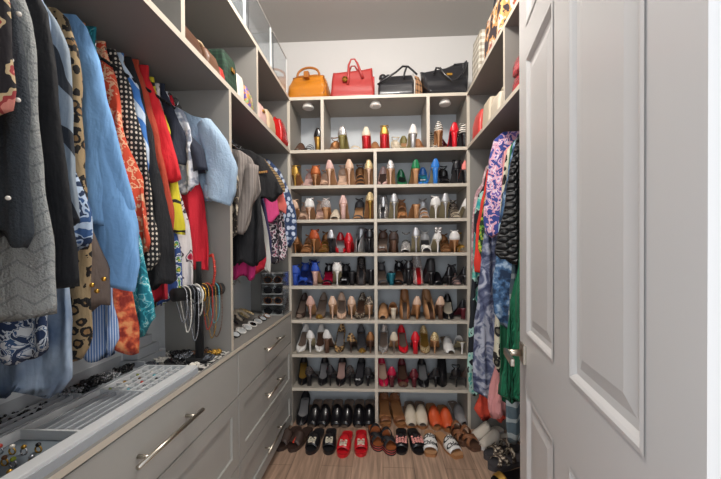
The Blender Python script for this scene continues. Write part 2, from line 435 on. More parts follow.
def sole_mesh(a, wedge):
    b = MB(); rows = []
    for i in range(19):
        t = (1-cos(pi*i/18))/2; w, y, zt = a.w(t), a.y(t), a.z(t)
        if wedge: zb = 0
        elif t < .34: zb = 0 if a.p > .008 else max(0, zt-.004)
        else: zb = max(0, zt-.005-(max(0, a.p-.004))*max(0, 1-(t-.34)*3))
        if t < .08 and not wedge and a.p < .02: zb += .004*(1-t/.08)
        rows.append([(-w, y, zb), (w, y, zb), (w, y, zt-.0005), (-w, y, zt-.0005)])
    return b.grid(rows, True, True, True)
def insole_mesh(a):
    b = MB(); rows = []
    for i in range(17):
        t = .01+.98*(1-cos(pi*i/16))/2; w = a.w(t)*.95
        rows.append([(-w, a.y(t), a.z(t)+.0012), (0, a.y(t), a.z(t)-.0002), (w, a.y(t), a.z(t)+.0012)])
    for r in list(rows): pass
    b.grid(rows); b.grid([[(x, y, z-.0012) for x, y, z in r] for r in rows]); return b
def upper_mesh(a, throat=.3, side=.020, back=.060, box=.02, peep=False, high=0):
    n, m = 40, 6; rows = []
    us = [k/n for k in range(n+1)]
    if peep: us = [.045+.91*k/n for k in range(n+1)]
    for v in range(m+1):
        f = v/m; row = []
        for u in us:
            s_ = (1-cos(2*pi*u))/2; sg = 1 if u <= .5 else -1
            w0 = a.w(s_); P = Vector((sg*w0, a.y(s_), a.z(s_)-.002))
            t2 = throat+(.985-throat)*s_
            ff = min(1, math.sqrt(max(0, s_)/.14))
            hh = box + (side-box)*min(1, s_/.35) + (back-side)*max(0, (s_-.70)/.30)**1.7 + high
            T_ = Vector((sg*a.w(t2)*(.9-.35*max(0, (s_-.7)/.3))*ff, a.y(t2), a.z(t2)+hh))
            q = P.lerp(T_, f); tf = max(0, 1-s_/.4)
            zf = f**(1-.55*tf); q.z = P.z+(T_.z-P.z)*zf
            q.x += sg*.004*sin(pi*f)*(1 if s_ > .02 else s_/.02)
            row.append(q)
        rows.append(row)
    b = MB(); b.grid(rows); return b
def band_mesh(a, s0, s1, s2=None, s3=None, lift=1.0, n=14, m=5):
    """strip over the foot from the left edge (s0..s1) to the right edge (s2..s3)"""
    s2 = s0 if s2 is None else s2; s3 = s1 if s3 is None else s3; rows = []
    for j in range(m+1):
        g = j/m; row = []
        for i in range(n+1):
            th = pi*i/n; k = i/n; lo, hi = s0+(s2-s0)*k, s1+(s3-s1)*k; t = lo+(hi-lo)*g
            H = interp([(0, .012), (.1, .02), (.3, .036), (.5, .055), (.7, .062)], t)*lift
            row.append((-a.w(t)*1.04*cos(th), a.y(t), a.z(t)-.003+H*max(0, sin(th))**.8))
        rows.append(row)
    return MB().grid(rows)
def counter_mesh(a, hh=.062, s0=.72):
    rows = []
    for j in range(5):
        f = j/4; row = []
        for i in range(21):
            u = i/20; k = abs(2*u-1); t = 1-(1-s0)*k**1.5; sg = -1 if u < .5 else 1
            row.append((sg*a.w(min(t, .999))*(1.0+.1*sin(pi*f)) if k > .02 else 0, a.y(t), a.z(t)-.002+f*hh*(1-.85*k**.9)))
        rows.append(row)
    return MB().grid(rows)
def ankle_mesh(a, z=.058, tall=1, front=.62):
    b = MB(); pts = []
    y0, y1 = a.y(front), a.y(1.0)
    for i in range(24):
        an = 2*pi*i/24; pts.append((.027*cos(an), (y0+y1)/2+(y1-y0)/2*sin(an), a.z(.9)+z+.006*cos(2*an)))
    b.tube(pts, .0042, 6, True, .5); return b
def heel_mesh(a, kind):
    b = MB(); zt = a.z(.93)-.003; y = a.y(.9); n = 16
    if kind == 'stiletto': P = [(1, .0215, .026, 0), (.93, .016, .02, .003), (.80, .0095, .011, .008), (.6, .0062, .007, .009), (.1, .0045, .005, .004), (.06, .0053, .0055, .004), (0, .0053, .0055, .004)]
    elif kind == 'block': P = [(1, .025, .027, 0), (.85, .019, .021, .003), (.5, .0155, .016, .003), (0, .0165, .016, .003)]
    elif kind == 'flare': P = [(1, .022, .025, 0), (.6, .014, .015, .005), (.3, .013, .014, .003), (0, .019, .018, .002)]
    else: P = [(1, .021, .025, 0), (.7, .013, .014, .005), (.3, .009, .009, .005), (0, .008, .008, .004)]
    rows = []
    for t, rx, ry, dy in P:
        rows.append([(rx*cos(2*pi*k/n), y+dy+ry*sin(2*pi*k/n), zt*t) for k in range(n)])
    rows[0] = [(x*.98, yy, a.z(min(.999, max(.5, (yy+a.L/2)/a.L)))-.003) for x, yy, z in rows[0]]
    return b.grid(rows, True, True, True)
def tag_mesh(a, kind):
    b = MB(); t = .3 if kind != 'buckle' else .8
    if kind == 'bow':
        z = a.z(.22)+.03; y = a.y(.2)
        for sg in (-1, 1): b.ball((sg*.011, y, z), .010, 8, 5, .7)
        b.ball((0, y-.002, z), .005)
    elif kind == 'emblem':   # square cross emblem standing up on a slide
        z = a.z(.26)+.036; y = a.y(.24)
        for dx, dy, sx, sy in ((0, 0, .0035, .020), (0, 0, .019, .0035), (-.012, .014, .006, .003), (.012, .014, .006, .003), (-.012, -.014, .006, .003), (.012, -.014, .006, .003), (-.0165, 0, .002, .017), (.0165, 0, .002, .017)):
            b.box(dx-sx, dx+sx, y+dy-sy, y+dy+sy, z-.004-dy*-.9-.002, z+.001+dy*.9*0+.001)
    elif kind == 'flowers':
        rnd = random.Random(3)
        for k in range(16):
            x = (k % 4-1.5)*.015; tt = .18+.07*(k//4); 
            b.ball((x, a.y(tt), a.z(tt)+.040-.25*abs(x)+.004*rnd.random()), .0085, 7, 4, .6)
    elif kind == 'stones':
        for k in range(9): b.ball((0, a.y(.14+.035*k), a.z(.2)+.02+.003*k), .006-.0003*k, 6, 4)
    elif kind == 'butterfly':
        z = a.z(.95)+.055; y = a.y(.98)
        for sg in (-1, 1):
            for dz, r in ((.012, .014), (-.008, .010)): b.ball((sg*.014, y, z+dz), r, 10, 5, 1)
    return b
CACHE = {}
def cached(key, fn):
    if key not in CACHE: CACHE[key] = fn()
    return CACHE[key]
GEO = {}
def part(parent, name, geo_key, builder, matkey, sol=0, sm=True):
    m = leather(matkey) if isinstance(matkey, str) else matkey
    k = (geo_key, m.name)
    me = cached(k, lambda: builder().mesh(name, m, smooth=sm, sol=sol))
    return place(me, name, parent)
def shoe(kind, h, up, ins, he, toe='round', heel='stiletto', L=.232, plat=.006, opts=()):
    """one shoe at the world origin, toe towards -y; returns its root"""
    r = empty('shoe', (0, 0, 0)); a = Last(h, plat, toe, L); g = (kind, h, toe, L, plat)
    wedge = 'wedge' in opts
    solem = {'nude': 'tan', 'pink': 'tan', 'blush': 'tan', 'white': 'khaki', 'cream': 'tan', 'silver': 'khaki', 'gold': 'camel', 'tan': 'camel', 'black': 'dgrey', 'glitter': 'tan', 'taupe': 'tan', 'blue': 'khaki', 'green': 'khaki', 'scarlet': 'maroon'}.get(he, he) if not wedge else he
    part(r, 'sole', g+('sole', wedge), lambda: sole_mesh(a, wedge), solem, sm=False)
    part(r, 'insole', g+('ins',), lambda: insole_mesh(a), ins, sm=True)
    if h > .025 and not wedge: part(r, 'heel', g+('heel', heel), lambda: heel_mesh(a, heel), he)
    if kind == 'pump': part(r, 'upper', g+('up',), lambda: upper_mesh(a, peep='peep' in opts), up, .0016)
    if kind == 'loafer': part(r, 'upper', g+('up',), lambda: upper_mesh(a, .44, .03, .055, .036), up, .002)
    if kind == 'bootie': part(r, 'upper', g+('up',), lambda: upper_mesh(a, .5, .07, .075, .06, peep='peep' in opts, high=.02), up, .002)
    if kind == 'boot': part(r, 'upper', g+('up',), lambda: upper_mesh(a, .55, .07, .075, .06, high=.07), up, .002)
    if kind == 'mule': part(r, 'vamp', g+('up', 'peep' in opts), lambda: band_mesh(a, .09 if 'peep' in opts else .012, .50, lift=1.1), up, .002)
    if kind == 'slide': part(r, 'vamp', g+('up',), lambda: band_mesh(a, .13, .46, lift=1.15), up, .0025)
    if kind == 'clog': part(r, 'vamp', g+('up', 'peep' in opts), lambda: band_mesh(a, .05 if 'peep' in opts else .012, .5, lift=1.35), up, .002)
    if kind in ('sandal', 'strappy', 'cross'):
        if kind == 'cross':
            part(r, 'strap', g+('s1',), lambda: band_mesh(a, .10, .20, .34, .44, 1.05), up, .002)
            part(r, 'strap', g+('s2',), lambda: band_mesh(a, .34, .44, .10, .20, 1.15), up, .002)
        elif kind == 'strappy':
            for q in (.10, .22, .34, .46): part(r, 'strap', g+('s', q), lambda: band_mesh(a, q, q+.045, q+.05, q+.095), up, .0018)
        else: part(r, 'strap', g+('s1',), lambda: band_mesh(a, .12, .26), up, .002)
        if 'flat' not in opts:
            part(r, 'heel_counter', g+('c',), lambda: counter_mesh(a), up, .0016)
            part(r, 'ankle_strap', g+('a',), lambda: ankle_mesh(a), up)
    if 'ankle' in opts:
        part(r, 'ankle_strap', g+('a',), lambda: ankle_mesh(a), up)
    if 'double' in opts: part(r, 'strap', g+('s9',), lambda: band_mesh(a, .50, .60, lift=1.1), up, .002)
    for k in ('bow', 'emblem', 'flowers', 'stones', 'butterfly'):
        if k in opts:
            mk = {'emblem': mat('emblem_metal', 'e6dfcb', .35, .3), 'flowers': mat('coral_petals', 'e59a92', .7), 'stones': mat('red_stones', 'e2391c', .2, .2), 'butterfly': leather('sparkle'), 'bow': leather('silver')}[k]
            part(r, {'flowers': 'flower_trim', 'stones': 'stone_trim'}.get(k, k), g+(k,), lambda: tag_mesh(a, k), mk, sm=k != 'emblem')
    if 'capped' in opts:
        part(r, 'toe_cap', g+('cap',), lambda: band_mesh(a, .012, .16, lift=1.12), 'gold' if 'goldcap' in opts else ins, .0015)
    r['halfL'] = a.L/2; r['kk'] = 1
    return r
def copy_tree(o, parent=None):
    c = o.copy(); C.objects.link(c); c.parent = parent
    for ch in o.children: copy_tree(ch, c)
    return c

# (centre pixel x, F toe outward / B heel outward, kind, heel height m, upper, insole, heel, toe, heel kind, options, description)
ROWS = {}
ROWS[1] = [  # shelf at 1.98, three bays
 ('left bay', [(299, 'F', 'mule', .05, 'brown', 'tan', 'brown', 'round', 'block', ('peep',), 'small brown open toe mule'),
   (308, 'F', 'strappy', .03, 'matte', 'dbrown', 'black', 'round', 'block', ('flat',), 'low black strappy sandal'),
   (318.5, 'B', 'pump', .10, 'black', 'black', 'gold', 'point', 'block', (), 'black pump with tall gold block heel')]),
 ('middle bay', [(333, 'F', 'sandal', .05, 'bronze', 'tan', 'tan', 'round', 'cone', (), 'bronze ankle strap sandal'),
   (344, 'B', 'pump', .105, 'sparkle', 'gold', 'olive', 'round', 'block', (), 'ornate gold and olive heel'),
   (355.5, 'F', 'cross', .04, 'cream', 'cream', 'cream', 'round', 'cone', ('flat',), 'thin cream strappy sandal'),
   (367, 'B', 'pump', .10, 'cream', 'cream', 'red', 'round', 'block', (), 'cream pump with red block heel'),
   (375.5, 'F', 'mule', .05, 'camel', 'tan', 'brown', 'point', 'block', (), 'low camel pointed mule'),
   (385.5, 'B', 'pump', .105, 'gold', 'red', 'red', 'round', 'block', ('ankle',), 'gold pump with red block heel'),
   (398, 'F', 'cross', .05, 'cream', 'cream', 'tan', 'round', 'cone', (), 'cream crossover sandal'),
   (406, 'F', 'pump', .07, 'olive', 'tan', 'olive', 'point', 'cone', (), 'olive gold pointed pump'),
   (412.5, 'B', 'pump', .105, 'white', 'white', 'silver', 'point', 'block', (), 'white pump with silver heel'),
   (421, 'F', 'pump', .05, 'camel', 'tan', 'camel', 'point', 'cone', (), 'tan pointed pump')]),
 ('right bay', [(434, 'F', 'pump', .09, 'zebra', 'cream', 'dbrown', 'point', 'stiletto', (), 'zebra striped pointed pump'),
   (440, 'B', 'pump', .12, 'zebra', 'pink', 'tan', 'point', 'stiletto', (), 'zebra striped stiletto pump'),
   (446.5, 'F', 'pump', .05, 'maroon', 'camel', 'maroon', 'round', 'cone', ('peep',), 'maroon peep toe pump'),
   (455, 'B', 'pump', .115, 'scarlet', 'red', 'scarlet', 'point', 'block', (), 'glossy scarlet pump'),
   (463.5, 'B', 'cross', .105, 'zebra', 'white', 'black', 'round', 'block', (), 'black and white striped heel')])]
ROWS[2] = [
 ('left half', [(297, 'B', 'pump', .085, 'gold', 'gold', 'gold', 'point', 'stiletto', ('ankle',), 'metallic gold stiletto pump'),
   (306, 'F', 'sandal', .07, 'pink', 'pink', 'nude', 'round', 'stiletto', (), 'blush ankle strap sandal'),
   (315.5, 'B', 'sandal', .085, 'copper', 'copper', 'tan', 'round', 'stiletto', (), 'copper sandal with tan stiletto'),
   (324, 'F', 'cross', .06, 'nude', 'nude', 'nude', 'round', 'stiletto', (), 'nude crossover sandal'),
   (331.5, 'B', 'pump', .12, 'pink', 'nude', 'nude', 'point', 'stiletto', (), 'tall pale pink stiletto pump'),
   (342, 'F', 'sandal', .09, 'nude', 'nude', 'nude', 'round', 'stiletto', (), 'nude single strap sandal'),
   (350.5, 'B', 'pump', .12, 'nude', 'gold', 'nude', 'point', 'stiletto', (), 'tall nude gold lined stiletto pump'),
   (360, 'F', 'strappy', .09, 'bronze', 'dbrown', 'bronze', 'round', 'stiletto', (), 'bronze multi strap sandal'),
   (368.5, 'B', 'pump', .12, 'glitter', 'nude', 'nude', 'round', 'stiletto', (), 'gold glitter stiletto pump')]),
 ('right half', [(383, 'F', 'pump', .09, 'pink', 'dbrown', 'brown', 'point', 'stiletto', ('peep',), 'dusty pink brown lined peep toe pump'),
   (391.5, 'B', 'pump', .115, 'sparkle', 'nude', 'nude', 'round', 'stiletto', (), 'silver sparkle pump'),
   (403, 'F', 'pump', .07, 'green', 'black', 'green', 'point', 'stiletto', (), 'green patent pump'),
   (415, 'B', 'pump', .11, 'green', 'gold', 'tan', 'point', 'block', (), 'green pump with tan heel'),
   (424.5, 'F', 'pump', .08, 'blue', 'teal', 'blue', 'round', 'stiletto', ('bow',), 'blue teal lined pump'),
   (435, 'B', 'pump', .115, 'blue', 'blue', 'blue', 'point', 'block', (), 'tall bright blue pump'),
   (446.5, 'F', 'cross', .07, 'black', 'black', 'black', 'round', 'stiletto', (), 'black crossover sandal'),
   (457, 'B', 'sandal', .10, 'black', 'silver', 'black', 'point', 'stiletto', (), 'black ankle strap stiletto'),
   (464.5, 'B', 'pump', .10, 'coral', 'pink', 'black', 'point', 'block', (), 'pink pump with black heel')])]
ROWS[3] = [
 ('left half', [(294.5, 'B', 'sandal', .085, 'nude', 'nude', 'nude', 'round', 'stiletto', (), 'nude ankle strap stiletto'),
   (302, 'F', 'cross', .06, 'nude', 'nude', 'tan', 'round', 'stiletto', (), 'nude crossover sandal'),
   (309.5, 'B', 'sandal', .09, 'white', 'nude', 'nude', 'round', 'stiletto', (), 'white strap sandal with nude stiletto'),
   (319, 'F', 'sandal', .07, 'nude', 'blush', 'nude', 'round', 'block', (), 'nude single strap sandal'),
   (326.5, 'B', 'sandal', .085, 'pvc', 'nude', 'tan', 'round', 'block', (), 'clear strap sandal with tan heel'),
   (334.5, 'F', 'mule', .04, 'cream', 'cream', 'cream', 'round', 'block', ('peep',), 'cream low mule'),
   (343.5, 'B', 'pump', .11, 'pink', 'pink', 'pink', 'point', 'block', (), 'pale pink block heel pump'),
   (358, 'F', 'sandal', .10, 'dgrey', 'tan', 'dgrey', 'round', 'stiletto', (), 'dark grey tan lined sandal'),
   (369, 'B', 'pump', .13, 'glitter', 'cream', 'gold', 'round', 'stiletto', (), 'tall pale gold stiletto pump')]),
 ('right half', [(383.5, 'F', 'bootie', .08, 'sparkle', 'dgrey', 'grey', 'round', 'stiletto', ('peep',), 'grey sparkle peep toe bootie'),
   (393.5, 'B', 'pump', .115, 'silver', 'white', 'silver', 'point', 'stiletto', (), 'slim silver stiletto pump'),
   (403, 'F', 'cross', .07, 'camel', 'tan', 'tan', 'round', 'block', ('double',), 'camel crossover sandal'),
   (415, 'B', 'mule', .10, 'camel', 'tan', 'tan', 'round', 'block', (), 'tan block heel mule'),
   (425, 'F', 'strappy', .07, 'silver', 'tan', 'silver', 'round', 'stiletto', (), 'silver multi strap sandal'),
   (435.5, 'B', 'sandal', .09, 'white', 'white', 'white', 'round', 'stiletto', (), 'white ankle strap stiletto'),
   (445.5, 'B', 'pump', .115, 'silver', 'silver', 'silver', 'round', 'stiletto', (), 'tall metallic silver stiletto'),
   (457, 'F', 'strappy', .06, 'snake', 'cream', 'snake', 'round', 'stiletto', (), 'snakeskin multi strap sandal'),
   (465, 'B', 'pump', .08, 'white', 'red', 'white', 'point', 'stiletto', (), 'white pump')])]
ROWS[4] = [
 ('left half', [(296.5, 'B', 'pump', .07, 'bronze', 'brown', 'bronze', 'round', 'stiletto', (), 'bronze pump'),
   (305, 'F', 'strappy', .05, 'camel', 'camel', 'brown', 'round', 'cone', (), 'camel multi strap sandal'),
   (315.5, 'B', 'sandal', .10, 'rust', 'brown', 'camel', 'round', 'stiletto', ('double',), 'rust leather stiletto sandal'),
   (323, 'F', 'strappy', .07, 'bronze', 'gold', 'brown', 'round', 'stiletto', (), 'bronze gold lined sandal'),
   (331.5, 'B', 'pump', .105, 'silver', 'pink', 'black', 'point', 'stiletto', (), 'silver pump with black stiletto'),
   (339.5, 'F', 'pump', .07, 'red', 'silver', 'red', 'round', 'stiletto', ('peep',), 'red silver lined peep toe pump'),
   (349, 'B', 'pump', .08, 'red', 'grey', 'red', 'round', 'block', (), 'red block heel pump'),
   (359, 'F', 'bootie', .07, 'silver', 'black', 'silver', 'point', 'stiletto', ('peep',), 'silver peep toe bootie'),
   (369.5, 'B', 'sandal', .10, 'black', 'silver', 'black', 'round', 'cone', (), 'black and silver heel')]),
 ('right half', [(382.5, 'F', 'sandal', .08, 'brown', 'taupe', 'brown', 'round', 'stiletto', ('bow',), 'brown ankle strap sandal'),
   (394, 'B', 'sandal', .085, 'dbrown', 'tan', 'brown', 'round', 'block', (), 'brown sandal with block heel'),
   (406.5, 'F', 'mule', .06, 'sparkle', 'dbrown', 'brown', 'round', 'stiletto', ('ankle', 'peep'), 'silver sparkle peep toe mule'),
   (416.5, 'B', 'pump', .11, 'silver', 'white', 'silver', 'point', 'stiletto', (), 'silver white stiletto pump'),
   (427, 'F', 'cross', .07, 'white', 'dgrey', 'white', 'round', 'stiletto', (), 'white crossover strap sandal'),
   (436, 'B', 'pump', .09, 'white', 'white', 'white', 'point', 'stiletto', ('butterfly',), 'white stiletto with butterfly at the back'),
   (447, 'F', 'strappy', .05, 'bronze', 'tan', 'bronze', 'round', 'cone', (), 'tan and bronze strappy sandal'),
   (456, 'B', 'sandal', .085, 'white', 'tan', 'tan', 'round', 'stiletto', (), 'white strap sandal with tan heel'),
   (464, 'F', 'cross', .06, 'gold', 'cream', 'gold', 'round', 'stiletto', (), 'gold crossover sandal')])]
ROWS[5] = [
 ('left half', [(293.5, 'B', 'sandal', .08, 'royal', 'royal', 'royal', 'round', 'block', (), 'royal blue ankle strap heel'),
   (301, 'F', 'cross', .07, 'royal', 'navy', 'royal', 'round', 'block', (), 'royal blue crossover sandal'),
   (308.5, 'F', 'sandal', .11, 'navy', 'navy', 'royal', 'round', 'stiletto', ('double',), 'navy suede strappy sandal'),
   (315.5, 'B', 'pump', .10, 'royal', 'royal', 'blush', 'round', 'block', ('ankle',), 'tall royal blue suede heel'),
   (326, 'F', 'sandal', .06, 'black', 'crimson', 'red', 'round', 'stiletto', (), 'black red soled sandal'),
   (336, 'B', 'sandal', .10, 'white', 'red', 'white', 'round', 'stiletto', (), 'white strap stiletto sandal'),
   (343.5, 'F', 'cross', .06, 'matte', 'black', 'black', 'round', 'block', ('bow',), 'black bow sandal'),
   (351.5, 'B', 'mule', .09, 'matte', 'black', 'matte', 'round', 'block', (), 'black block heel mule'),
   (360.5, 'F', 'bootie', .08, 'lace', 'dgrey', 'black', 'round', 'stiletto', ('peep',), 'black lace peep toe bootie'),
   (369.5, 'B', 'mule', .11, 'black', 'black', 'black', 'round', 'block', (), 'black patent tall block heel')]),
 ('right half', [(382, 'F', 'sandal', .07, 'dgrey', 'taupe', 'black', 'round', 'stiletto', (), 'dark grey sandal'),
   (391, 'B', 'mule', .085, 'matte', 'black', 'teal', 'round', 'block', (), 'black mule with teal heel'),
   (399, 'F', 'sandal', .08, 'black', 'brown', 'black', 'round', 'block', ('double',), 'black double strap sandal'),
   (409, 'B', 'sandal', .11, 'black', 'black', 'black', 'round', 'block', (), 'tall black block heel sandal'),
   (418.5, 'F', 'bootie', .09, 'pvc', 'red', 'black', 'round', 'stiletto', ('peep',), 'clear and black peep toe bootie'),
   (430, 'B', 'bootie', .09, 'matte', 'black', 'black', 'round', 'block', (), 'black suede ankle bootie'),
   (438.5, 'F', 'mule', .05, 'black', 'black', 'black', 'round', 'block', ('peep',), 'black open toe mule'),
   (449, 'B', 'pump', .06, 'black', 'taupe', 'black', 'round', 'block', (), 'low black block heel pump'),
   (456.5, 'F', 'strappy', .05, 'dgrey', 'pink', 'black', 'round', 'cone', (), 'charcoal strappy sandal'),
   (463.5, 'B', 'pump', .07, 'black', 'black', 'black', 'round', 'cone', (), 'small black pump')])]
ROWS[6] = [
 ('left half', [(298.5, 'F', 'pump', .10, 'dbrown', 'taupe', 'brown', 'point', 'stiletto', ('capped',), 'dark brown stiletto pump'),
   (310, 'B', 'pump', .10, 'blush', 'pink', 'blush', 'point', 'stiletto', (), 'dusty pink stiletto pump'),
   (319, 'F', 'pump', .10, 'taupe', 'taupe', 'tan', 'point', 'stiletto', ('capped', 'goldcap'), 'taupe pump with gold toe'),
   (332, 'B', 'pump', .10, 'nude', 'tan', 'nude', 'point', 'stiletto', (), 'nude stiletto pump'),
   (340, 'F', 'pump', .10, 'nude', 'taupe', 'nude', 'point', 'stiletto', (), 'nude taupe lined pointed pump'),
   (351, 'B', 'pump', .10, 'nude', 'tan', 'nude', 'point', 'stiletto', (), 'nude patent stiletto pump'),
   (359.5, 'F', 'pump', .10, 'snake', 'brown', 'brown', 'point', 'stiletto', (), 'snakeskin pointed pump'),
   (367.5, 'B', 'pump', .10, 'snake', 'nude', 'nude', 'point', 'stiletto', (), 'snakeskin nude stiletto pump')]),
 ('right half', [(383, 'F', 'clog', .07, 'tan', 'taupe', 'tan', 'round', 'block', ('peep',), 'tan peep toe mule'),
   (393, 'B', 'clog', .08, 'camel', 'brown', 'cream', 'round', 'block', (), 'camel mule with cream heel'),
   (405, 'F', 'bootie', .09, 'camel', 'taupe', 'camel', 'round', 'block', ('peep',), 'camel peep toe bootie'),
   (416.5, 'B', 'pump', .10, 'nude', 'brown', 'camel', 'point', 'cone', (), 'tan pump with slim heel'),
   (429.5, 'F', 'bootie', .09, 'tan', 'brown', 'tan', 'round', 'block', ('peep',), 'light tan peep toe bootie'),
   (440, 'B', 'pump', .10, 'nude', 'brown', 'brown', 'round', 'block', (), 'light tan pump with brown heel'),
   (450, 'F', 'pump', .09, 'black', 'cream', 'black', 'round', 'stiletto', (), 'black cream lined pump'),
   (461.5, 'B', 'pump', .08, 'black', 'black', 'maroon', 'point', 'block', (), 'black pump with burgundy heel')])]
ROWS[7] = [
 ('left half', [(299.5, 'F', 'pump', .10, 'white', 'taupe', 'white', 'point', 'stiletto', (), 'white pointed stiletto pump'),
   (309.5, 'B', 'pump', .10, 'white', 'white', 'white', 'point', 'stiletto', (), 'white stiletto pump'),
   (317.5, 'F', 'pump', .10, 'white', 'brown', 'white', 'point', 'stiletto', (), 'white brown lined pointed pump'),
   (327.5, 'B', 'pump', .10, 'white', 'black', 'brown', 'point', 'block', (), 'white pump with brown block heel'),
   (338, 'F', 'pump', .10, 'leopard', 'grey', 'dgrey', 'point', 'stiletto', (), 'leopard print pointed pump'),
   (352, 'B', 'pump', .08, 'leopard', 'tan', 'dbrown', 'point', 'stiletto', (), 'leopard print heel'),
   (360.5, 'F', 'pump', .10, 'dgrey', 'dgrey', 'gold', 'point', 'stiletto', ('capped', 'goldcap'), 'charcoal pump with gold toe'),
   (369.5, 'B', 'pump', .09, 'bronze', 'silver', 'brown', 'point', 'stiletto', (), 'bronze pointed pump')]),
 ('right half', [(383, 'F', 'pump', .10, 'sparkle', 'taupe', 'taupe', 'point', 'stiletto', (), 'beige glitter pointed pump'),
   (393.5, 'B', 'pump', .09, 'cream', 'cream', 'taupe', 'point', 'stiletto', (), 'cream pointed stiletto pump'),
   (403, 'F', 'pump', .10, 'scarlet', 'taupe', 'scarlet', 'point', 'stiletto', (), 'scarlet pointed pump'),
   (416, 'B', 'pump', .09, 'scarlet', 'scarlet', 'scarlet', 'point', 'block', (), 'scarlet heel'),
   (425.5, 'F', 'pump', .09, 'glitter', 'gold', 'tan', 'point', 'stiletto', (), 'gold glitter pointed pump'),
   (436, 'B', 'pump', .09, 'glitter', 'nude', 'tan', 'round', 'stiletto', (), 'gold glitter heel'),
   (449, 'F', 'clog', .07, 'white', 'taupe', 'white', 'round', 'stiletto', ('peep',), 'white peep toe mule'),
   (461, 'B', 'clog', .085, 'white', 'dbrown', 'white', 'round', 'stiletto', (), 'white stiletto mule')])]
ROWS[8] = [
 ('left half', [(299.5, 'F', 'pump', .10, 'black', 'gold', 'black', 'point', 'stiletto', (), 'black gold lined pump'),
   (309, 'B', 'pump', .08, 'lace', 'black', 'black', 'point', 'block', (), 'black textured heel'),
   (320.5, 'F', 'pump', .10, 'black', 'grey', 'black', 'point', 'stiletto', (), 'black grey lined pump'),
   (329.5, 'B', 'pump', .09, 'matte', 'black', 'black', 'point', 'stiletto', (), 'black matte stiletto'),
   (339, 'F', 'pump', .10, 'black', 'blush', 'black', 'point', 'stiletto', (), 'black pink lined pump'),
   (348, 'B', 'pump', .09, 'lace', 'black', 'black', 'point', 'stiletto', (), 'black lace stiletto'),
   (358, 'F', 'pump', .10, 'matte', 'dgrey', 'black', 'point', 'stiletto', ('bow',), 'matte black bow pump'),
   (368.5, 'B', 'pump', .08, 'matte', 'black', 'black', 'point', 'cone', (), 'matte black heel')]),
 ('right half', [(382, 'F', 'pump', .10, 'crimson', 'nude', 'crimson', 'round', 'block', (), 'crimson patent pump'),
   (391.5, 'B', 'pump', .08, 'crimson', 'crimson', 'maroon', 'point', 'block', (), 'crimson block heel pump'),
   (402.5, 'F', 'pump', .09, 'maroon', 'brown', 'maroon', 'round', 'block', ('capped',), 'maroon silver trimmed pump'),
   (413.5, 'B', 'pump', .07, 'maroon', 'maroon', 'maroon', 'round', 'block', (), 'maroon block heel pump'),
   (423.5, 'F', 'pump', .09, 'black', 'grey', 'black', 'round', 'stiletto', (), 'black round toe pump'),
   (434, 'B', 'pump', .08, 'matte', 'black', 'black', 'round', 'cone', (), 'matte black round heel'),
   (443.5, 'F', 'boot', .06, 'matte', 'black', 'black', 'point', 'block', (), 'tall black pointed ankle boot'),
   (457, 'B', 'sandal', .08, 'black', 'silver', 'black', 'round', 'stiletto', ('double',), 'black strappy stiletto'),
   (465, 'B', 'pump', .07, 'dbrown', 'brown', 'black', 'round', 'stiletto', (), 'dark brown heel')])]
ORD = 'leftmost|second from the left|third from the left|fourth from the left|fifth from the left|sixth from the left|seventh from the left|eighth from the left|ninth from the left|tenth from the left'.split('|')
ORDS = 'leftmost|second|third|fourth|fifth|sixth|seventh|eighth|ninth|tenth|eleventh'.split('|')
RN = 'top|second|third|fourth|fifth|sixth|seventh|eighth'.split('|')
ART = {'pump': 'high heeled shoe'}
for rn, bays in ROWS.items():
    z = SH[rn]
    for bay, lst in bays:
        for k, (px, face, kind, h, up, ins, he, toe, hk, opts, desc) in enumerate(lst):
            rnd = random.Random(rn*100+k)
            if rn <= 5 and face == 'F' and h < .1: h = round(h+.02, 3)
            s_ = shoe(kind, h, up, ins, he, toe, hk, .228, .006, opts)
            hl = s_['halfL']; y = D+.018+hl+rnd.random()*.01 + (.0 if face == 'F' else .006)
            base = at(px, 0, 1, y if rn < 3 else D+.04); x = at(px, 251, 1, D+.05).x
            s_.location = (x, y, z); s_.rotation_euler = (0, 0, (0 if face == 'F' else pi)+radians(rnd.uniform(-8, 8)))
            sc = .94+.04*rnd.random(); s_.scale = (sc*1.10, sc*1.02, sc*1.10)
            side = 'toe outward' if face == 'F' else 'heel outward'
            lab = '%s, %s, %s on the %s shoe shelf, %s' % (desc, side, ORDS[k] + ('' if k == 0 else ' from left'), RN[rn-1], bay)
            if len(lab.split()) > 16: lab = lab.replace(' on the ', ', ').replace(', toe outward', '').replace(', heel outward', '')
            if len(lab.split()) > 16: lab = lab.replace(' shoe shelf', ' shelf')
            tag(s_, lab, 'shoe', 'heels on the shoe shelves')
            del s_['halfL']; del s_['kk']

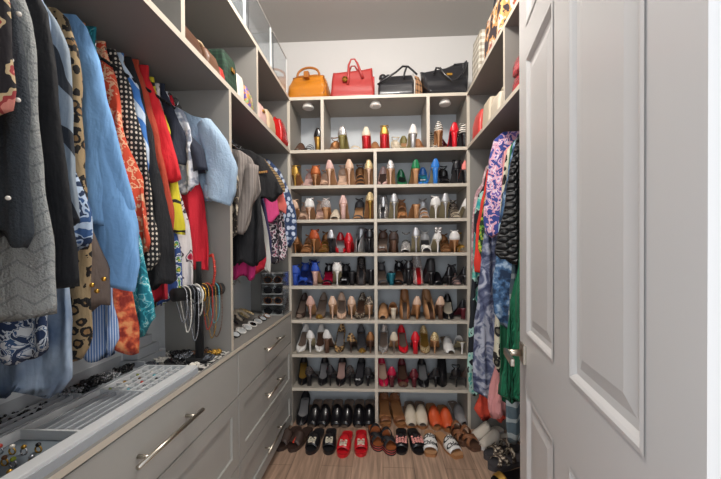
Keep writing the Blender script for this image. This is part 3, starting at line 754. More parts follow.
# ---- floor rows (px of the front tip, world y)
def floor_shoe(label, px, py, rot, name='shoe', **k):
    p = at(px, py, 2, 0); s_ = shoe(**k); s_.scale = (1.22, 1.08, 1.08); hl = s_['halfL']
    r = radians(rot); s_.location = (p.x, p.y+(hl*.55 if abs(rot) < 40 else 0), 0); s_.rotation_euler = (0, 0, r)
    del s_['halfL']; del s_['kk']
    tag(s_, label, 'shoe', 'shoes on the closet floor'); return s_
def D_(kind, h, up, ins, he, toe='round', heel='block', plat=.008, opts=(), L=.25): return dict(kind=kind, h=h, up=up, ins=ins, he=he, toe=toe, heel=heel, plat=plat, opts=opts, L=L)
bl = D_('clog', .09, 'black', 'taupe', 'black', opts=('peep',))
for px, lab in ((313.5, 'black leather peep toe mule on the floor, second in the back row'),
                (324, 'black leather peep toe mule on the floor, third in the back row'),
                (336, 'black leather mule on the floor, fourth in the back row'),
                (346.5, 'black leather mule on the floor, fifth in the back row'),
                (358.5, 'black leather mule on the floor, sixth in the back row'),
                (369, 'black leather mule beside the lower divider, seventh in the back row')):
    floor_shoe(lab, px, 424, random.uniform(-6, 6), **bl)
floor_shoe('black slingback pump standing in the left floor corner of the shoe unit', 301.5, 422, 3, **D_('pump', .09, 'black', 'grey', 'black', 'round', 'stiletto'))
for px, lab in ((385, 'brown ankle strap espadrille sandal on the floor right of the divider'), (398.5, 'brown ankle strap espadrille sandal left of the beige mules')):
    floor_shoe(lab, px, 424, 4 if px < 390 else 12, **D_('sandal', .08, 'saddle', 'camel', 'camel', plat=.025, opts=('wedge',)))
for px, lab in ((411, 'beige open toe wedge mule beside the brown espadrille'), (422, 'beige open toe wedge mule beside the orange mules')):
    floor_shoe(lab, px, 425, 0, **D_('clog', .08, 'cream', 'taupe', 'camel', plat=.02, opts=('peep', 'wedge')))
for px, lab in ((435, 'orange peep toe mule, the left one, behind the white lettered slides'), (447, 'orange peep toe mule, the right one, beside the grey mule')):
    floor_shoe(lab, px, 426 if px < 440 else 428, 4, **D_('clog', .07, 'orange', 'camel', 'camel', plat=.02, opts=('peep', 'wedge')))
floor_shoe('grey mule with white toe at the right end of the back floor row', 460, 423, 12, **D_('clog', .07, 'grey', 'taupe', 'white', plat=.015, opts=('peep', 'wedge')))

fl = lambda up, ins, he, opts=(), plat=.022, kind='slide', toe='round', h=.024: D_(kind, h, up, ins, he, toe, plat=plat, opts=('wedge', 'flat')+opts)
floor_shoe('dark thong sandal with orange red stones beside the drawer cabinet', 298, 447, 10-24, **fl('dbrown', 'dbrown', 'dbrown', ('stones',)))
floor_shoe('dark thong sandal half hidden against the drawer cabinet', 286, 446, -14, **fl('dbrown', 'dbrown', 'dbrown'))
floor_shoe('black slide sandal with metal square cross emblem, left of its pair', 313, 449, -4, **fl('black', 'matte', 'black', ('emblem',)))
floor_shoe('black slide sandal with metal square cross emblem, beside the red slides', 328.5, 449, 4, **fl('black', 'matte', 'black', ('emblem',)))
floor_shoe('red slide sandal with square cross emblem, left of its pair', 344, 452, -3, **fl('red', 'red', 'red', ('emblem',)))
floor_shoe('red slide sandal with square cross emblem, right of its pair', 360.5, 451, 3, **fl('red', 'red', 'red', ('emblem',)))
stp = mat('layered_espadrille_sole', '2a2322', .7, pat=('stripe', 75, 'c8504a', 2, .35))
for px, py, lab in ((375.5, 446, 'black strap sandal with orange insole and striped sole beside the red slides'), (387, 450, 'black strap sandal with orange insole and striped sole beside the flowered slides')):
    s_ = floor_shoe(lab, px, py, 14 if px > 380 else 10, **fl('matte', 'copper', 'brown', ('double',), .032, 'cross'))
    for ch in s_.children:
        if ch.name.startswith('sole'):
            ch.data = ch.data.copy(); ch.data.materials[0] = stp
for px, lab in ((402, 'black slide sandal covered with coral petals, left of its pair'), (416.5, 'black slide sandal covered with coral petals, right of its pair')):
    floor_shoe(lab, px, 449, -3 if px < 410 else 6, **fl('black', 'black', 'black', ('flowers',), .014))
WS = []
for px, py, rot, lab in ((431.5, 451, -6, 'white slide sandal lettered in black, left of its pair'), (450, 453, 20, 'white slide sandal lettered in black, right of its pair')):
    s_ = floor_shoe(lab, px, py, rot, **fl('white', 'tan', 'camel', (), .018, 'slide', 'square'))
    # lettering printed across the two bands of the vamp
    for t, zz in ((.17, .029), (.335, .0455)):
        cu = bpy.data.curves.new('lettering', 'FONT'); cu.body = 'Chloé'; cu.size = .034; cu.align_x = 'CENTER'; cu.extrude = .0003; cu.offset = .0008
        tmp = bpy.data.objects.new('lettering', cu); C.objects.link(tmp)
        dg = bpy.context.evaluated_depsgraph_get(); me = bpy.data.meshes.new_from_object(tmp.evaluated_get(dg)); bpy.data.objects.remove(tmp)
        a = Last(.024, .018, 'square', .25)
        wv = a.w(t+.05)*1.04
        for v in me.vertices:
            x = max(-.98, min(.98, v.co.x/(wv*1.15))); an = math.acos(-x); tt = t+.03+v.co.y/a.L*.95
            H = interp([(0, .012), (.1, .02), (.3, .036), (.5, .055), (.7, .062)], tt)*1.15
            v.co = Vector((-a.w(tt)*1.075*cos(an), a.y(tt), a.z(tt)-.003+H*sin(an)**.8+.0022+v.co.z))
        me.materials.append(mat('black_print', '141414', .6)); place(me, 'lettering', s_)
for px, py, rot, lab in ((459.5, 441, 12, 'brown double strap slide sandal behind its mate at the right'), (469, 446, 16, 'brown double strap slide sandal, front one near the white slippers')):
    floor_shoe(lab, px, py, rot, **fl('saddle', 'brown', 'brown', ('double',), .02, 'cross', 'square'))
fur = mat('cream_fleece', 'ded4c5', .95, sheen=.5, bump=(220, 1.0))
MATS['leather_fleece'] = fur; PAL['fleece'] = 'ded4c5'
sna = 'snake'
for px, py, rot, lab, d in ((487, 436, -62, 'cream fleece slipper under the hanging clothes, the back one', fl('fleece', 'fleece', 'white', (), .02, 'clog')),
                         (496, 444, -62, 'cream fleece slipper under the hanging clothes, the front one', fl('fleece', 'fleece', 'white', (), .02, 'clog')),
                         (503, 455, -70, 'grey snake print strappy sandal beside the open door, back one', fl(sna, 'dgrey', 'dgrey', ('double',), .03, 'cross')),
                         (508, 465, -70, 'grey snake print strappy sandal beside the open door, front one', fl(sna, 'dgrey', 'dgrey', ('double',), .03, 'cross')),
                         (512, 480, -68, 'black sandal with gold trim at the bottom beside the door', fl('gold', 'black', 'black', (), .02, 'sandal'))):
    floor_shoe(lab, px, py, rot, **d)
# ------------------------------------------------------------------ clothes
def HX(side): return -.872 if side < 0 else .80
def smooth(x): x = max(0, min(1, x)); return x*x*(3-2*x)
def garment_rings(side, Yc, prof, th, fold, lam, seed, xin=None, n=76, m=46):
    """closed body lofted downwards; prof = [(|X| reach towards the aisle as world X, z)] from the top"""
    xh = HX(side); wall = (WL+.02) if side < 0 else (WR-.02)
    zt, zb = prof[0][1], prof[-1][1]; rows = []
    zx = sorted([(z, x) for x, z in prof])
    nq = min(1, (Yc/1.0)**1.3)
    for i in range(m+1):
        f = i/m; f = f**1.25
        z = zt+(zb-zt)*f; xo = interp(zx, z)
        xo += side*.005*noise.noise((z*9, seed, 0))
        xi = 2*xh-xo
        if xin is not None: xi = xin
        if side < 0: xi = max(xi, wall)
        else: xi = min(xi, wall)
        xm, hw = (xo+xi)/2, (xo-xi)/2
        t = th*(.3+.7*smooth((zt-z)/.12)); A = fold*smooth((zt-z)/.5+.12)
        row = []
        for k in range(n):
            a = 2*pi*k/n; ca, sa = cos(a), sin(a)
            ex = math.copysign(abs(ca)**.75, ca); ey = math.copysign(abs(sa)**.75, sa)
            x = xm+hw*ex; d = (x-xh)
            w = A*sin(2*pi*d/lam+seed*1.7+2.2*noise.noise((z*2.2, seed, 3)))
            w += A*.5*sin(2*pi*d/(lam*.53)+seed+z*3)
            w = nq*w*(1.25-.5*abs(noise.noise((d*9, z*1.5, seed))))
            w += nq*.0075*noise.noise((d*13+z*3, z*8, seed+5))*smooth((zt-z)/.1) + nq*.004*noise.noise((d*30, z*20, seed+9))
            y = t*ey+w
            hem = .010*fold/.01*sin(2*pi*d/lam*1.1+seed)*smooth((f-.8)/.2)
            row.append((x-xh, y, z+hem-1.87))
        rows.append(row)
    last = rows[-1]; inner = [(x*.98, y*.8, z+.02) for x, y, z in last]
    rows.append(inner)
    return rows
GAR = []
def garment(side, Yc, outline, m, label, cat, th=.019, fold=.013, lam=.10, seed=0, sleeves=(), extra=None, xin=None, name=None, group=None, hook=True, hanger_mat=None):
    pts = [atY(px, py, Yc) for px, py in outline]
    prof = [(p.x, p.z) for p in pts]
    if prof[0][1] < 1.80:
        x0 = prof[0][0]; xh = HX(side)
        prof = [(xh-side*.03, 1.868), (xh+(x0-xh)*.45, 1.85), (xh+(x0-xh)*.8, 1.81), (x0*1.0, min(1.775, prof[0][1]+.03))] + prof
    prof = [(max(min(x, -.40), HX(side)+.018) if side < 0 else min(max(x, .42), HX(side)-.018), z) for x, z in prof]
    # must run downwards
    q = [prof[0]]
    for x, z in prof[1:]:
        if z < q[-1][1]-.002: q.append((x, z))
    prof = q
    root = empty(name or cat.replace(' ', '_'), (HX(side), Yc, 1.87))
    b = MB(); b.grid(garment_rings(side, Yc, prof, th, fold, lam, seed, xin), True, True, True)
    b.obj('body', m, root)
    for sl in sleeves:
        path, mm = sl[0], (sl[1] if len(sl) > 1 and sl[1] else m); b = MB(); rows = []
        dy = sl[2] if len(sl) > 2 else 0
        P = [(atY(px, py, Yc+dy), r) for px, py, r in path]
        # smooth the path
        Q = []
        for i in range(len(P)-1):
            for s_ in range(5):
                f = s_/5; Q.append((P[i][0].lerp(P[i+1][0], f), P[i][1]+(P[i+1][1]-P[i][1])*f))
        Q.append(P[-1]); n = 22
        for i, (p, r) in enumerate(Q):
            t = (Q[min(i+1, len(Q)-1)][0]-Q[max(i-1, 0)][0]).normalized(); sx = Vector((t.z, 0, -t.x))
            row = []
            for k in range(n):
                a = 2*pi*k/n; w = 1+.10*sin(3*a+seed+i*.25)+.06*noise.noise((i*.6, k*.5, seed))
                v = p+sx*(r*cos(a)*w)+Vector((0, min(r*.8, sl[3] if len(sl) > 3 else .03)*sin(a)*w, 0))
                row.append((v.x-HX(side), v.y-Yc, v.z-1.87))
            rows.append(row)
        c = Q[-1][0]
        rows.append([((x-(c.x-side*.8))*.86+(c.x-side*.8), y*.8+.2*(c.y-Yc), z+.012) for x, y, z in rows[-1]])
        rows.append([((x-(c.x-side*.8))*.8+(c.x-side*.8), y*.8+.2*(c.y-Yc), z+.05) for x, y, z in rows[-1]])
        b.grid(rows, True, True, True); b.obj('sleeve', mm, root)
    if extra: extra(root)
    tag(root, label, cat, group)
    if hook:
        kind = label.split(',')[0]
        h = empty('clothes_hanger', (HX(side), Yc, 1.87))
        g = MB(); pts = [(0, 0, -.005), (0, 0, .02)]+[(side*-.001+.018*sin(a), 0, .040-.018*cos(a)) for a in [pi*.15*k for k in range(1, 9)]]
        g.tube([(0, 0, -.03), (0, 0, .005)]+[(.019*sin(a), 0, .024-.019*cos(a)) for a in [pi*(.0+.17*k) for k in range(0, 9)]], .0022, 7)
        g.obj('hook', CHROME, h)
        g = MB(); w = .06
        g.tube([(-w, 0, -.04), (-.04, 0, -.026), (0, 0, -.012), (.04, 0, -.026), (w, 0, -.04)], .005, 8)
        g.obj('shoulder', hanger_mat or BLACKV, h)
        tag(h, 'slim hanger holding the ' + ' '.join(kind.split()[:11]), 'hanger', 'hangers on the clothes rods')
    return root
def buttons(pts, Yc, r, m, side=-1):
    def f(root):
        for px, py in pts:
            p = atY(px, py, Yc-.03); b = MB(); b.ball((0, 0, 0), r, 10, 6)
            b.obj('button', m, root, (p.x-HX(side), p.y-Yc, p.z-1.87))
    return f
L_ = -1
charcoal = cloth('charcoal_knit', '343b42', bump=(250, .8)); steel = cloth('steel_palm', '8d9aa6', ('stripe', 6, '2b2f36', 'd', .3, .35, 4))
garment(L_, .455, [(-70, -90), (0, -30), (8, 0), (10, 40), (12, 90), (9, 118), (0, 124)], cloth('dark_floral', '221d21', ('flowers', 16, ['d98a7c', 'a33a3c', 'c9b28a'], .38)), 'dark blouse with pink and red floral print nearest the camera', 'blouse', seed=1, lam=.09)
garment(L_, .505, [(-20, -60), (12, -5), (22, 18), (28, 60), (31, 120), (34, 200), (35, 232), (30, 240)], charcoal, 'charcoal knit cardigan with small pearls, in front of the cream chevron sweater', 'cardigan', seed=2,
        extra=buttons([(19, 14), (11, 60), (18, 100), (8, 198)], .505, .0035, mat('pearl', 'e8e4dc', .2)))
garment(L_, .555, [(-10, -60), (20, -10), (30, 20), (34, 60), (38, 120), (44, 190), (51, 240), (53, 300), (53, 317)], cloth('chevron_knit', 'a3a6a4', ('zig', 34, '8b8f8e', .55, .03), bump=(260, 1)), 'pale grey chevron knit sweater hanging between charcoal cardigan and black coat', 'sweater', seed=3, lam=.2, fold=.006)
garment(L_, .60, [(-20, -60), (10, -5), (18, 30), (24, 120), (36, 200), (48, 300), (50, 340), (48, 356)], cloth('navy_leaf', '26395c', ('noise', 38, [(.44, '26395c'), (.5, 'c9d3dc'), (.56, '3a5a86'), (.62, 'dde3e8')], 'CONSTANT', 2, 1.5)), 'navy and white leaf print blouse showing below the pale grey sweater', 'blouse', seed=4)
garment(L_, .64, [(10, -50), (36, -8), (46, 10), (52, 60), (58, 120), (66, 190), (74, 250), (78, 286)], cloth('black_wool', '101217'), 'long black coat hanging beside the pale grey chevron sweater', 'coat', seed=5, lam=.25, fold=.005)
garment(L_, .68, [(20, -40), (40, -5), (49, 20), (51, 100), (60, 250), (72, 320), (76, 380), (60, 392)], cloth('pale_denim', '7f97b4', ('noise', 9, [(.35, '566f92'), (.6, 'a3b6cb')], 'LINEAR', 4)), 'long faded blue denim shirt reaching lowest at the left edge', 'shirt', seed=6, fold=.012)
garment(L_, .72, [(30, -10), (44, 2), (58, 22), (66, 50), (72, 90), (73, 130), (78, 190), (80, 228)], steel, 'steel blue blouse with black palm frond stripes', 'blouse', seed=7)
garment(L_, .755, [(40, 5), (50, 18), (57, 42), (62, 90), (70, 150), (89, 210), (92, 245), (88, 252)], cloth('blue_leaf', '7fa3c9', ('noise', 30, [(.42, '1f3353'), (.5, 'b9cbe0'), (.58, '35588a')], 'CONSTANT', 1, 1)), 'blue and navy leaf print top between palm blouse and leopard dress', 'top', seed=8, hook=False)
garment(L_, .79, [(56, 8), (68, 18), (77, 45), (83, 100), (87, 200), (91, 300), (90, 345), (82, 358)], cloth('leopard', 'b39b74', ('leopard', 40, 'a38c68', '8c6c45', '1a1614')), 'long leopard print dress behind the palm frond blouse', 'dress', seed=9, fold=.005)
garment(L_, .825, [(48, 12), (60, 30), (72, 120), (86, 200), (104, 270), (104, 310)], cloth('taupe_suede', '77685f'), 'taupe blouse with gold buttons peeking below the blue shirt', 'blouse', seed=10, extra=buttons([(97, 291), (104, 279), (92, 285)], .825, .006, GOLD), hook=False)
garment(L_, .865, [(60, 14), (76, 15), (88, 28), (99, 60), (110, 110), (124, 165), (134, 210), (128, 222)], cloth('sky_blue', '7fb0e3'), 'bright sky blue button shirt with long rolled sleeve', 'shirt', seed=11, fold=.01, lam=.16,
        sleeves=[([(100, 130, .02), (108, 180, .04), (114, 225, .066), (118, 262, .066), (113, 286, .062)], None, .0, .020)])
garment(L_, .905, [(66, 22), (78, 60), (90, 150), (106, 230), (117, 300), (122, 340), (116, 356)], cloth('blue_pinstripe', '5f83bd', ('stripe', 120, 'c9d7ea', 'h', .4)), 'blue pinstriped shirt tail hanging below the sky blue shirt', 'shirt', seed=12, hook=False)
garment(L_, .94, [(70, 24), (82, 60), (96, 160), (122, 260), (138, 325), (137, 350)], cloth('orange_batik', 'd2573a', ('noise', 40, [(.4, '8e2b20'), (.52, 'd95f3c'), (.62, 'e79a62')], 'LINEAR', 3)), 'orange red batik tunic with lowest hem over the trays', 'tunic', seed=13)
garment(L_, .975, [(72, 28), (84, 70), (98, 130), (118, 190), (140, 245), (155, 300), (158, 320), (140, 334)], cloth('teal_paisley', '2b9aa8', ('noise', 22, [(.42, '1b7c8c'), (.5, '3fb3c0'), (.57, 'bfe3e0'), (.6, '2b9aa8')], 'CONSTANT', 2, 2)), 'teal paisley blouse with curved hem behind the sky blue shirt', 'blouse', seed=14, fold=.012)
garment(L_, 1.01, [(96, 42), (104, 48), (114, 76), (124, 118), (134, 168), (146, 220), (151, 245), (146, 250)], cloth('coral_floral', 'dfa27f', ('noise', 42, [(.44, 'd84a2c'), (.5, 'e9b48e'), (.58, 'cf5a38')], 'CONSTANT', 3)), 'coral and sand floral blouse left of the polka dot dress', 'blouse', seed=15)
garment(L_, 1.05, [(104, 50), (120, 62), (131, 88), (140, 130), (150, 180), (158, 232), (160, 262), (152, 270)], cloth('polka', '1b1a1c', ('dots', 62, 'd8cdbd', .27)), 'black dress with cream dot print left of the rust sleeve', 'dress', seed=16, fold=.005)
garment(L_, 1.085, [(108, 54), (124, 64), (136, 84), (144, 115), (150, 150), (150, 172), (146, 180)], cloth('blue_abstract', '3d78c4', ('stripe', 9, 'c5d6ea', 'd', .45, .1, 8)), 'cobalt, black and white abstract top left of the rust top', 'top', seed=17)
garment(L_, 1.12, [(118, 58), (138, 80), (152, 130), (164, 200), (170, 240), (171, 283), (168, 287)], cloth('black_crepe', '191a1e'), 'black crepe skirt hanging below the polka dot dress', 'skirt', seed=18, hook=False)
garment(L_, 1.155, [(124, 60), (138, 70), (149, 95), (158, 135), (167, 180), (173, 215), (172, 238), (166, 242)], cloth('rust', 'b3422a'), 'rust orange blouse directly left of the red top', 'blouse', seed=19, fold=.006)
garment(L_, 1.20, [(130, 66), (146, 76), (158, 98), (168, 130), (176, 160), (182, 178), (170, 184)], cloth('bright_red', 'd9202b'), 'bright red short sleeve top, right of the rust blouse', 'top', seed=20, fold=.005, th=.024)
garment(L_, 1.235, [(140, 78), (156, 90), (168, 130), (178, 180), (185, 222), (184, 232), (174, 236)], cloth('yellow_black', 'd8ca2f', ('stripe', 11, '23221f', 2, .2, .12, 12)), 'yellow top with black stripes at its hem', 'top', seed=21)
garment(L_, 1.265, [(146, 84), (160, 100), (174, 160), (184, 210), (190, 250), (192, 284), (184, 290)], cloth('white_rose', 'd9d2d0', ('flowers', 9, ['b31e3c', 'd2506a', 'd9d2d0', '4a3b46'], .30)), 'white long blouse with red rose embroidery', 'blouse', seed=22)
garment(L_, 1.295, [(150, 84), (162, 90), (172, 104), (182, 128), (189, 148), (190, 158), (180, 164)], cloth('navy_jersey', '242a3a'), 'navy short sleeve top behind the bright red top', 'top', seed=23)
garment(L_, 1.32, [(158, 92), (170, 104), (182, 110), (192, 130), (197, 160), (199, 188), (192, 192)], cloth('white_print', 'c9ccd3', ('noise', 30, [(.45, '8b93a3'), (.55, 'dcdfe4')], 'LINEAR', 2)), 'white and grey trimmed blouse with scalloped edge', 'blouse', seed=24,
        sleeves=[([(186, 138, .02), (196, 152, .03), (200, 172, .032)], cloth('navy_jersey', '242a3a'), .0)])
garment(L_, 1.345, [(162, 96), (176, 110), (190, 150), (200, 190), (205, 230), (208, 268), (200, 272)], cloth('crimson_crepe', 'c4182c'), 'deep red dress hanging over the black jewellery stand', 'dress', seed=25)
garment(L_, 1.385, [(176, 108), (192, 116), (202, 118), (214, 124), (222, 140), (228, 160), (228, 186), (222, 200)], cloth('pale_chambray', '9fb6cc', bump=(140, .6)), 'pale blue chambray shirt with puffed cuff against the partition', 'shirt', seed=26, fold=.008, th=.012,
        sleeves=[([(204, 122, .03), (216, 145, .055), (222, 170, .065), (221, 188, .06), (217, 202, .055)], None, -.03)])
garment(L_, 1.215, [(140, 80), (158, 120), (170, 200), (178, 250), (180, 296), (172, 303)], cloth('multicolour', '2c4a86', ('flowers', 22, ['c9b93c', '3d8a55', 'd8dce4'], .32)), 'blue multicoloured print top hanging lowest above the jewellery stand', 'top', seed=27, hook=False)
garment(L_, 1.178, [(132, 80), (146, 120), (156, 200), (164, 260), (168, 298), (160, 304)], cloth('cherry', 'b51a2e'), 'cherry red hem peeking out behind the black skirt', 'skirt', seed=28, hook=False)
# second bay
garment(L_, 1.52, [(214, 150), (226, 152), (235, 162), (240, 180), (240, 215), (236, 236), (230, 238)], cloth('snake_print', '8f8577', ('noise', 45, [(.42, '3f3832'), (.52, '9d917f'), (.6, 'c9bea9')], 'CONSTANT', 2)), 'snake print blouse first on the second rod, by the partition', 'blouse', seed=31)
garment(L_, 1.58, [(222, 148), (240, 150), (252, 158), (259, 176), (262, 192), (252, 205), (246, 232)], cloth('taupe_knit', '8e857f', ('stripe', 60, '7d746e', 'h', .4)), 'draped taupe cardigan on the second rod', 'cardigan', seed=32, fold=.012, sleeves=[([(252, 165, .03), (250, 190, .035), (243, 215, .03), (239, 234, .02)], None, -.02)])
garment(L_, 1.66, [(228, 150), (246, 160), (258, 185), (263, 220), (266, 258), (262, 264)], cloth('black_long', '141418'), 'long black dress hanging above the magenta hem', 'dress', seed=33, th=.025)
garment(L_, 1.74, [(232, 148), (250, 150), (264, 158), (275, 176), (283, 190), (283, 196), (272, 200)], cloth('black_boxy', '131215'), 'boxy black top with gold and red trimmed sleeve', 'top', seed=34, th=.025,
        extra=lambda root: boxes('trim', mat('gold_red_trim', 'c7a15a', .5, .3, pat=('stripe', 90, '8e2f2c', 0, .35)), [(.145, .265, -.034, -.028, -.232, -.222)], root, rot=(0, radians(-6), 0)))
garment(L_, 1.70, [(230, 155), (246, 190), (254, 240), (257, 268), (255, 278)], cloth('magenta', 'c22a70'), 'magenta skirt hem hanging under the long black dress', 'skirt', seed=35, hook=False, th=.012)
garment(L_, 1.80, [(236, 155), (252, 180), (262, 225), (266, 262), (264, 272)], cloth('red_silk', 'b3152f'), 'narrow red silk skirt beside the magenta hem', 'skirt', seed=36, hook=False, th=.014)
garment(L_, 1.84, [(238, 155), (254, 180), (264, 215), (271, 255), (270, 272)], cloth('off_white', 'c9cac4'), 'off white skirt right of the red hem', 'skirt', seed=37)
garment(L_, 1.89, [(240, 155), (258, 180), (266, 205), (272, 240), (272, 262)], cloth('purple_navy', '2f2c4f'), 'purple navy trousers between black and floral clothes', 'trousers', seed=38)
garment(L_, 1.95, [(242, 152), (258, 158), (268, 170), (276, 195), (279, 215), (270, 222)], cloth('hot_pink', 'd0447e'), 'hot pink blouse in the middle of the second rod', 'blouse', seed=39)
garment(L_, 2.01, [(246, 152), (264, 158), (276, 172), (285, 185), (286, 192), (276, 196)], cloth('gold_sequin', '9a8157', ('stripe', 60, '5e4a38', 2, .5, .02)), 'bronze sequinned striped top right of the hot pink blouse', 'top', seed=40)
garment(L_, 2.06, [(248, 154), (268, 164), (282, 188), (287, 205), (286, 213)], cloth('salmon', 'd0665c'), 'salmon blouse below the bronze sequinned top', 'blouse', seed=41)
garment(L_, 2.12, [(250, 155), (268, 170), (280, 195), (285, 225), (287, 252), (284, 262)], cloth('mono_floral', 'b9aeb4', ('noise', 32, [(.4, '2b2730'), (.48, 'd8cfd3'), (.56, 'a8566e'), (.6, '4a4552')], 'CONSTANT', 2)), 'pink, black and white floral blouse near the shoe shelves', 'blouse', seed=42)
garment(L_, 2.2, [(254, 155), (270, 160), (281, 172), (291, 195), (297, 220), (297, 240), (290, 246)], cloth('navy_floral', '2f4266', ('dots', 26, 'b9c4d6', .36, .6)), 'navy blouse with pale round flowers, last before the shoe shelves', 'blouse', seed=43, th=.03)

# right wall
R_ = 1
garment(R_, 2.28, [(482, 183), (476, 192), (472, 215), (470, 250), (471, 268), (476, 272)], cloth('blush_lace', 'cfa9ab', ('noise', 50, [(.45, 'b98c93'), (.55, 'dcc3c3')], 'LINEAR', 3)), 'blush lace dress hanging nearest the shoe shelves on the right', 'dress', seed=51)
garment(R_, 2.2, [(484, 185), (478, 195), (474, 230), (470, 300), (467, 360), (468, 392), (474, 396)], cloth('black_teal', '1f242b', ('flowers', 7, ['2f9aa0', '57b5a8', 'a9d2c8'], .40)), 'long black dress with large teal flowers by the shoe shelves', 'dress', seed=52)
garment(R_, 2.12, [(486, 180), (481, 200), (477, 235), (474, 262), (475, 272), (480, 275)], cloth('tomato', 'd9392c'), 'tomato red sleeveless top in front of the teal flowered dress', 'top', seed=53)
garment(R_, 2.05, [(490, 175), (484, 195), (480, 225), (479, 250), (483, 262)], cloth('green_tropical', '3f7a3d', ('noise', 30, [(.42, '1f3a22'), (.5, '6aa03f'), (.57, 'd9c64a'), (.62, '3f7a3d')], 'CONSTANT', 2)), 'green and yellow tropical print top', 'top', seed=54)
garment(R_, 1.98, [(490, 180), (484, 230), (479, 280), (475, 330), (473, 375), (474, 392), (480, 396)], cloth('tie_dye', '5d6684', ('noise', 11, [(.38, '353c5c'), (.5, '67708e'), (.6, 'b6bccb')], 'LINEAR', 5, 1.5)), 'navy and grey tie-dye maxi dress', 'dress', seed=55, th=.028)
garment(R_, 2.025, [(494, 180), (490, 250), (484, 330), (478, 395), (474, 412), (480, 418)], cloth('coral_lace', 'e0503a', bump=(180, 1)), 'coral lace skirt hanging lowest under the tie-dye dress', 'skirt', seed=56, hook=False)
garment(R_, 1.86, [(503, 132), (494, 140), (489, 160), (487, 190), (484, 220), (486, 232), (492, 236)], cloth('blue_pink_floral', '3a4a94', ('noise', 30, [(.42, '36468f'), (.48, 'd9a3b8'), (.56, 'e6d9e4'), (.6, '7a5ba8')], 'CONSTANT', 2, .8)), 'blue, pink and white floral blouse on a black hanger', 'blouse', seed=57, th=.03)
garment(R_, 1.80, [(504, 150), (500, 220), (497, 300), (495, 365), (487, 404), (492, 416)], cloth('pink_pleat', 'e09a9a', bump=(400, .6, 'pleat')), 'pink pleated skirt with a frayed low hem', 'skirt', seed=58, hook=False)
garment(R_, 1.75, [(508, 145), (502, 180), (497, 250), (494, 320), (493, 360), (497, 372)], cloth('mono_leopard', 'd3cdb7', ('leopard', 20, 'd6d0bb', '6e6a5c', '1c1b1d')), 'cream dress with black leaf spots, right of the tie-dye dress', 'dress', seed=59, th=.025)
garment(R_, 1.70, [(510, 150), (504, 250), (500, 340), (499, 392), (502, 404)], cloth('forest', '1f6a48'), 'forest green trousers behind the green pleated dress', 'trousers', seed=60)
garment(R_, 1.66, [(513, 140), (504, 190), (499, 240), (494, 275), (494, 312), (502, 328)], cloth('denim_wrap', '34557e', ('noise', 24, [(.4, '1f3552'), (.52, '4a719c'), (.62, 'a9c0d6')], 'LINEAR', 4)), 'blue denim print wrap top tied at the waist', 'top', seed=61, th=.028)
garment(R_, 1.61, [(515, 145), (510, 250), (507, 350), (505, 420), (507, 440)], cloth('denim_strap', '5b6e78', ('stripe', 12, 'a8b3b5', 2, .3, .1)), 'grey blue striped long dress nearly touching the floor sandals', 'dress', seed=62)
garment(R_, 1.54, [(522, 128), (516, 140), (510, 165), (505, 200), (499, 235), (496, 252), (502, 262)], cloth('black_quilt', '1d2024', bump=(95, 1, 'quilt'), rough=.5), 'black quilted puffer jacket beside the open door', 'jacket', seed=63, th=.03,
        extra=lambda root: None)
garment(R_, 1.48, [(518, 262), (512, 300), (506, 345), (500, 385), (499, 396), (507, 401)], cloth('emerald_pleats', '17734f', bump=(300, 1, 'pleat')), 'emerald green pleated dress just behind the door lever', 'dress', seed=64, fold=.012, lam=.06)
# ------------------------------------------------------------------ bags
def rrect(w, d, r, z, n=10, cx=0, cy=0):
    pts = []
    for q, (sx, sy) in enumerate(((1, 1), (-1, 1), (-1, -1), (1, -1))):
        for k in range(n+1):
            a = pi/2*q+pi/2*k/n; pts.append((cx+sx*(w/2-r)+r*cos(a), cy+sy*(d/2-r)+r*sin(a), z))
    return pts
def body_loft(P, r=.02, bend=None, seed=0, crease=.003):
    """P = [(z, width, depth)]; soft rounded-rectangle body"""
    b = MB(); rows = []
    Q = []
    for (a, c) in zip(P, P[1:]):
        for k in range(5):
            f = k/5; Q.append([a[i]+(c[i]-a[i])*f for i in range(3)])
    Q.append(list(P[-1]))
    for z, w, d in Q:
        rr = min(r, w*.45, d*.45); row = []
        for x, y, zz in rrect(w, d, rr, z):
            k = crease*noise.noise((x*18+seed, y*18, zz*18)); x2, y2 = x*(1+k*6), y+(k*2 if y < 0 else -k)
            if bend: zz = bend(x2, y2, zz)
            row.append((x2, y2, zz))
        rows.append(row)
    first = [(x*.3, y*.3, rows[0][0][2]) for x, y, z in rows[0]]
    return b.grid([first]+rows+[[(x*.4, y*.2, z-.004) for x, y, z in rows[-1]]], True, True, True)
def arch(x0, x1, y, z0, h, n=14, lean=0, p=1.0):
    return [((x0+x1)/2-(x1-x0)/2*cos(pi*k/n)*1, y+lean*sin(pi*k/n), z0+h*max(0, sin(pi*k/n))**p) for k in range(n+1)]
T0 = SH[0]
def X(px, y): return at(px, 200, 1, y).x
